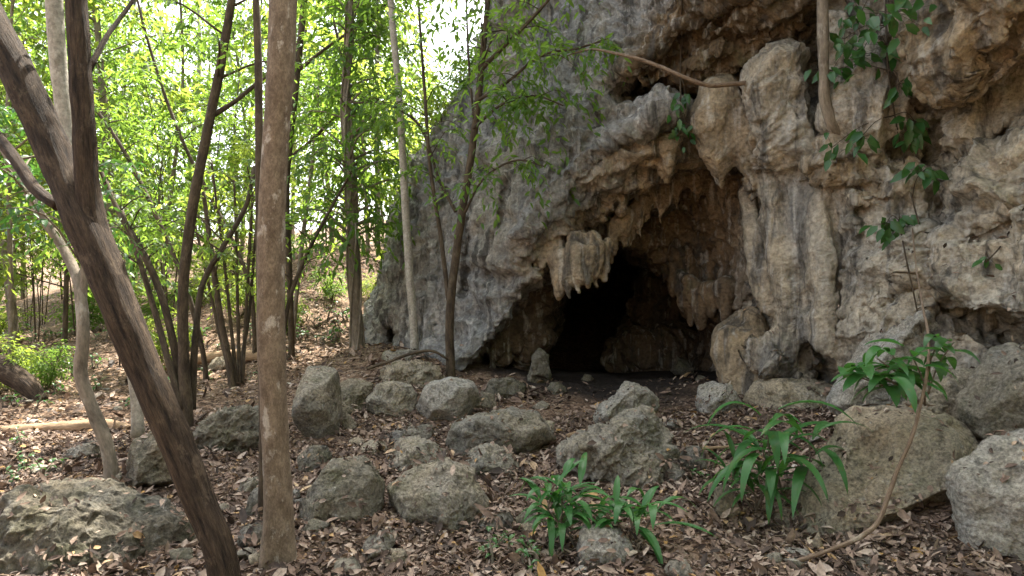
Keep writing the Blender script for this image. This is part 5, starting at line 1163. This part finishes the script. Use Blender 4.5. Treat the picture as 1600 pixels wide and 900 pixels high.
# ------------------------------------------------------------------ broad leaved plants of the foreground
def strap_leaf(V, Fq, base, d, up, L, W, bend, g, fold=.18):
    n = 9; t = np.linspace(0, 1, n); d = d / np.linalg.norm(d); side = np.cross(d, up); side /= np.linalg.norm(side) + 1e-9; nn = np.cross(side, d)
    w = W * .5 * np.minimum(1, (t * 3.2 + .06)) ** .8 * (1 - t ** 2.6) ** .8; w[-1] = 0
    ang = bend * t; c = base + d * (np.cumsum(np.cos(ang)) * L / n)[:, None] - (np.array([0, 0, 1.]) * .55 + nn * .45) * (np.cumsum(np.sin(ang)) * L / n)[:, None]
    wave = np.sin(t * 9 + g.uniform(0, 6)) * .04 * W
    o = sum(len(a) for a in V)
    rows = np.stack([c - side * w[:, None] + nn * (w * fold * 2 + wave)[:, None], c - side * w[:, None] * .5 + nn * (w * fold * .9)[:, None], c, c + side * w[:, None] * .5 + nn * (w * fold * .9)[:, None], c + side * w[:, None] + nn * (w * fold * 2 - wave)[:, None]], 1)
    V.append(rows.reshape(-1, 3)); i = np.arange(n * 5).reshape(n, 5) + o
    Fq.append(np.stack([i[:-1, :-1], i[:-1, 1:], i[1:, 1:], i[1:, :-1]], 2).reshape(-1, 4))
def leafy_plant(label, base, tops, seed, L, W, n, group=None, mat='leaf_glossy', spread=(.2, .9), name='broadleaf_plant', cat='plant'):
    """stems from base to each top, a whorl of long drooping leaves near each top"""
    g = np.random.default_rng(seed); root = empty(name, base, label, cat, group); V, Q = [], []
    for top in tops:
        T = Tubes()
        b0 = g.normal(0, .03, 3) * np.array([1, 1, 0]); tp = np.array(top) - base; mid = tp * .5 + g.normal(0, .03, 3)
        pp = np.array([[*(b0 - [0, 0, .05]), .008], [*mid, .006], [*tp, .004]]); T.add(pp, 6, 10); q = smooth_path(pp, 20)
        link('stem', T.mesh('stem'), M['bark_grey'], root)
        a0 = g.uniform(0, 6.28)
        for k in range(n):
            t = .45 + .55 * (k + 1) / n; c = q[min(int(t * 19), 19), :3]; a = a0 + k * 2.4 + g.normal(0, .2)
            el = spread[0] + (spread[1] - spread[0]) * t + g.normal(0, .15); d = np.array([math.cos(a) * math.cos(el), math.sin(a) * math.cos(el), math.sin(el)])
            strap_leaf(V, Q, c, d, np.array([0, 0, 1.]), L * g.uniform(.7, 1.15), W * g.uniform(.8, 1.15), g.uniform(.7, 1.7), g)
    link('foliage', new_mesh('foliage', np.concatenate(V), np.concatenate(Q)), M[mat], root); return root
b = at(1210, 745, 4.75); b[2] = gz(b[0], b[1]) if False else b[2]
leafy_plant('tall arching plant with long lance shaped leaves beside the huge slanted slab', at(1225, 770, 4.85), [at(1200, 648, 4.6), at(1222, 690, 4.5), at(1262, 672, 4.7), at(1190, 700, 4.6)], 1, .66, .078, 9, spread=(.1, .75))
leafy_plant('lower fan of dark narrow leaves under the tall arching plant', at(1180, 790, 4.75), [at(1150, 735, 4.7), at(1185, 740, 4.6), at(1215, 745, 4.65), at(1165, 760, 4.55)], 2, .42, .045, 9, mat='leaf_deep')
leafy_plant('dense dark green clump of leaves in the foreground left of the rough pale rock', at(885, 845, 4.35), [at(880, 755, 4.3), at(865, 765, 4.25), at(905, 770, 4.25), at(850, 790, 4.2), at(890, 795, 4.15), at(870, 820, 4.15), at(915, 810, 4.2)], 3, .40, .056, 8)
leafy_plant('low plant with long narrow leaves spreading right of the dense clump', at(985, 845, 4.3), [at(975, 785, 4.25), at(960, 795, 4.2), at(1020, 805, 4.2), at(1000, 815, 4.15)], 4, .46, .055, 7)
b = cast(1400, 640); b = at(1440, 600, 5.0) if b is None else b
leafy_plant('branch of large glossy leaves reaching left over the pale leaning block', at(1440, 620, 4.55), [at(1345, 575, 4.4), at(1370, 560, 4.3), at(1395, 555, 4.3), at(1330, 585, 4.5), at(1420, 545, 4.25), at(1385, 590, 4.2)], 5, .33, .098, 7, mat='leaf_glossy', spread=(-.2, .5))
leafy_plant('few broad leaves held to the right at the top of the leafy branch', at(1452, 605, 4.55), [at(1470, 530, 4.4), at(1490, 535, 4.4)], 6, .22, .085, 6, mat='leaf_vine', spread=(-.1, .5))
# seedlings: copies of three small plants
seed_recs = []
for s in range(3):
    r = leafy_plant('tiny green seedling sprouting from the dead leaves', np.array([0, 0, 0.]), [np.array([.02, 0, .07 + .03 * s]), np.array([-.03, .02, .06])], 60 + s, .075, .028, 5, 'seedlings in the leaf litter', 'leaf_vine', name='seedling', cat='seedling')
    seed_recs.append([r, children_of(r), False])
rnd = random.Random(77)
spots = [(810, 870), (790, 855), (830, 880), (1090, 755), (1310, 700), (760, 880), (820, 890), (500, 510), (520, 500), (480, 530), (545, 500), (470, 500), (510, 540), (30, 735), (55, 742), (85, 738), (15, 760), (25, 700)] + [(rnd.uniform(0, 560), rnd.uniform(520, 640)) for _ in range(60)]
for n_, (px, py) in enumerate(spots):
    h = cast(px, py)
    if h is None or h[1] > 22 or h[2] > gz(h[0], h[1]) + .08: continue
    r, ch, used = seed_recs[n_ % 3]
    if not used: o = r; seed_recs[n_ % 3][2] = True
    else:
        o = r.copy(); COL.objects.link(o)
        for c in ch:
            q = c.copy(); q.parent = o; COL.objects.link(q)
    sc = rnd.uniform(.8, 1.4) * (1 + .12 * max(0, h[1] - 6)); o.location = h; o.scale = (sc, sc, sc); o.rotation_euler = (0, 0, rnd.uniform(0, 6.28))
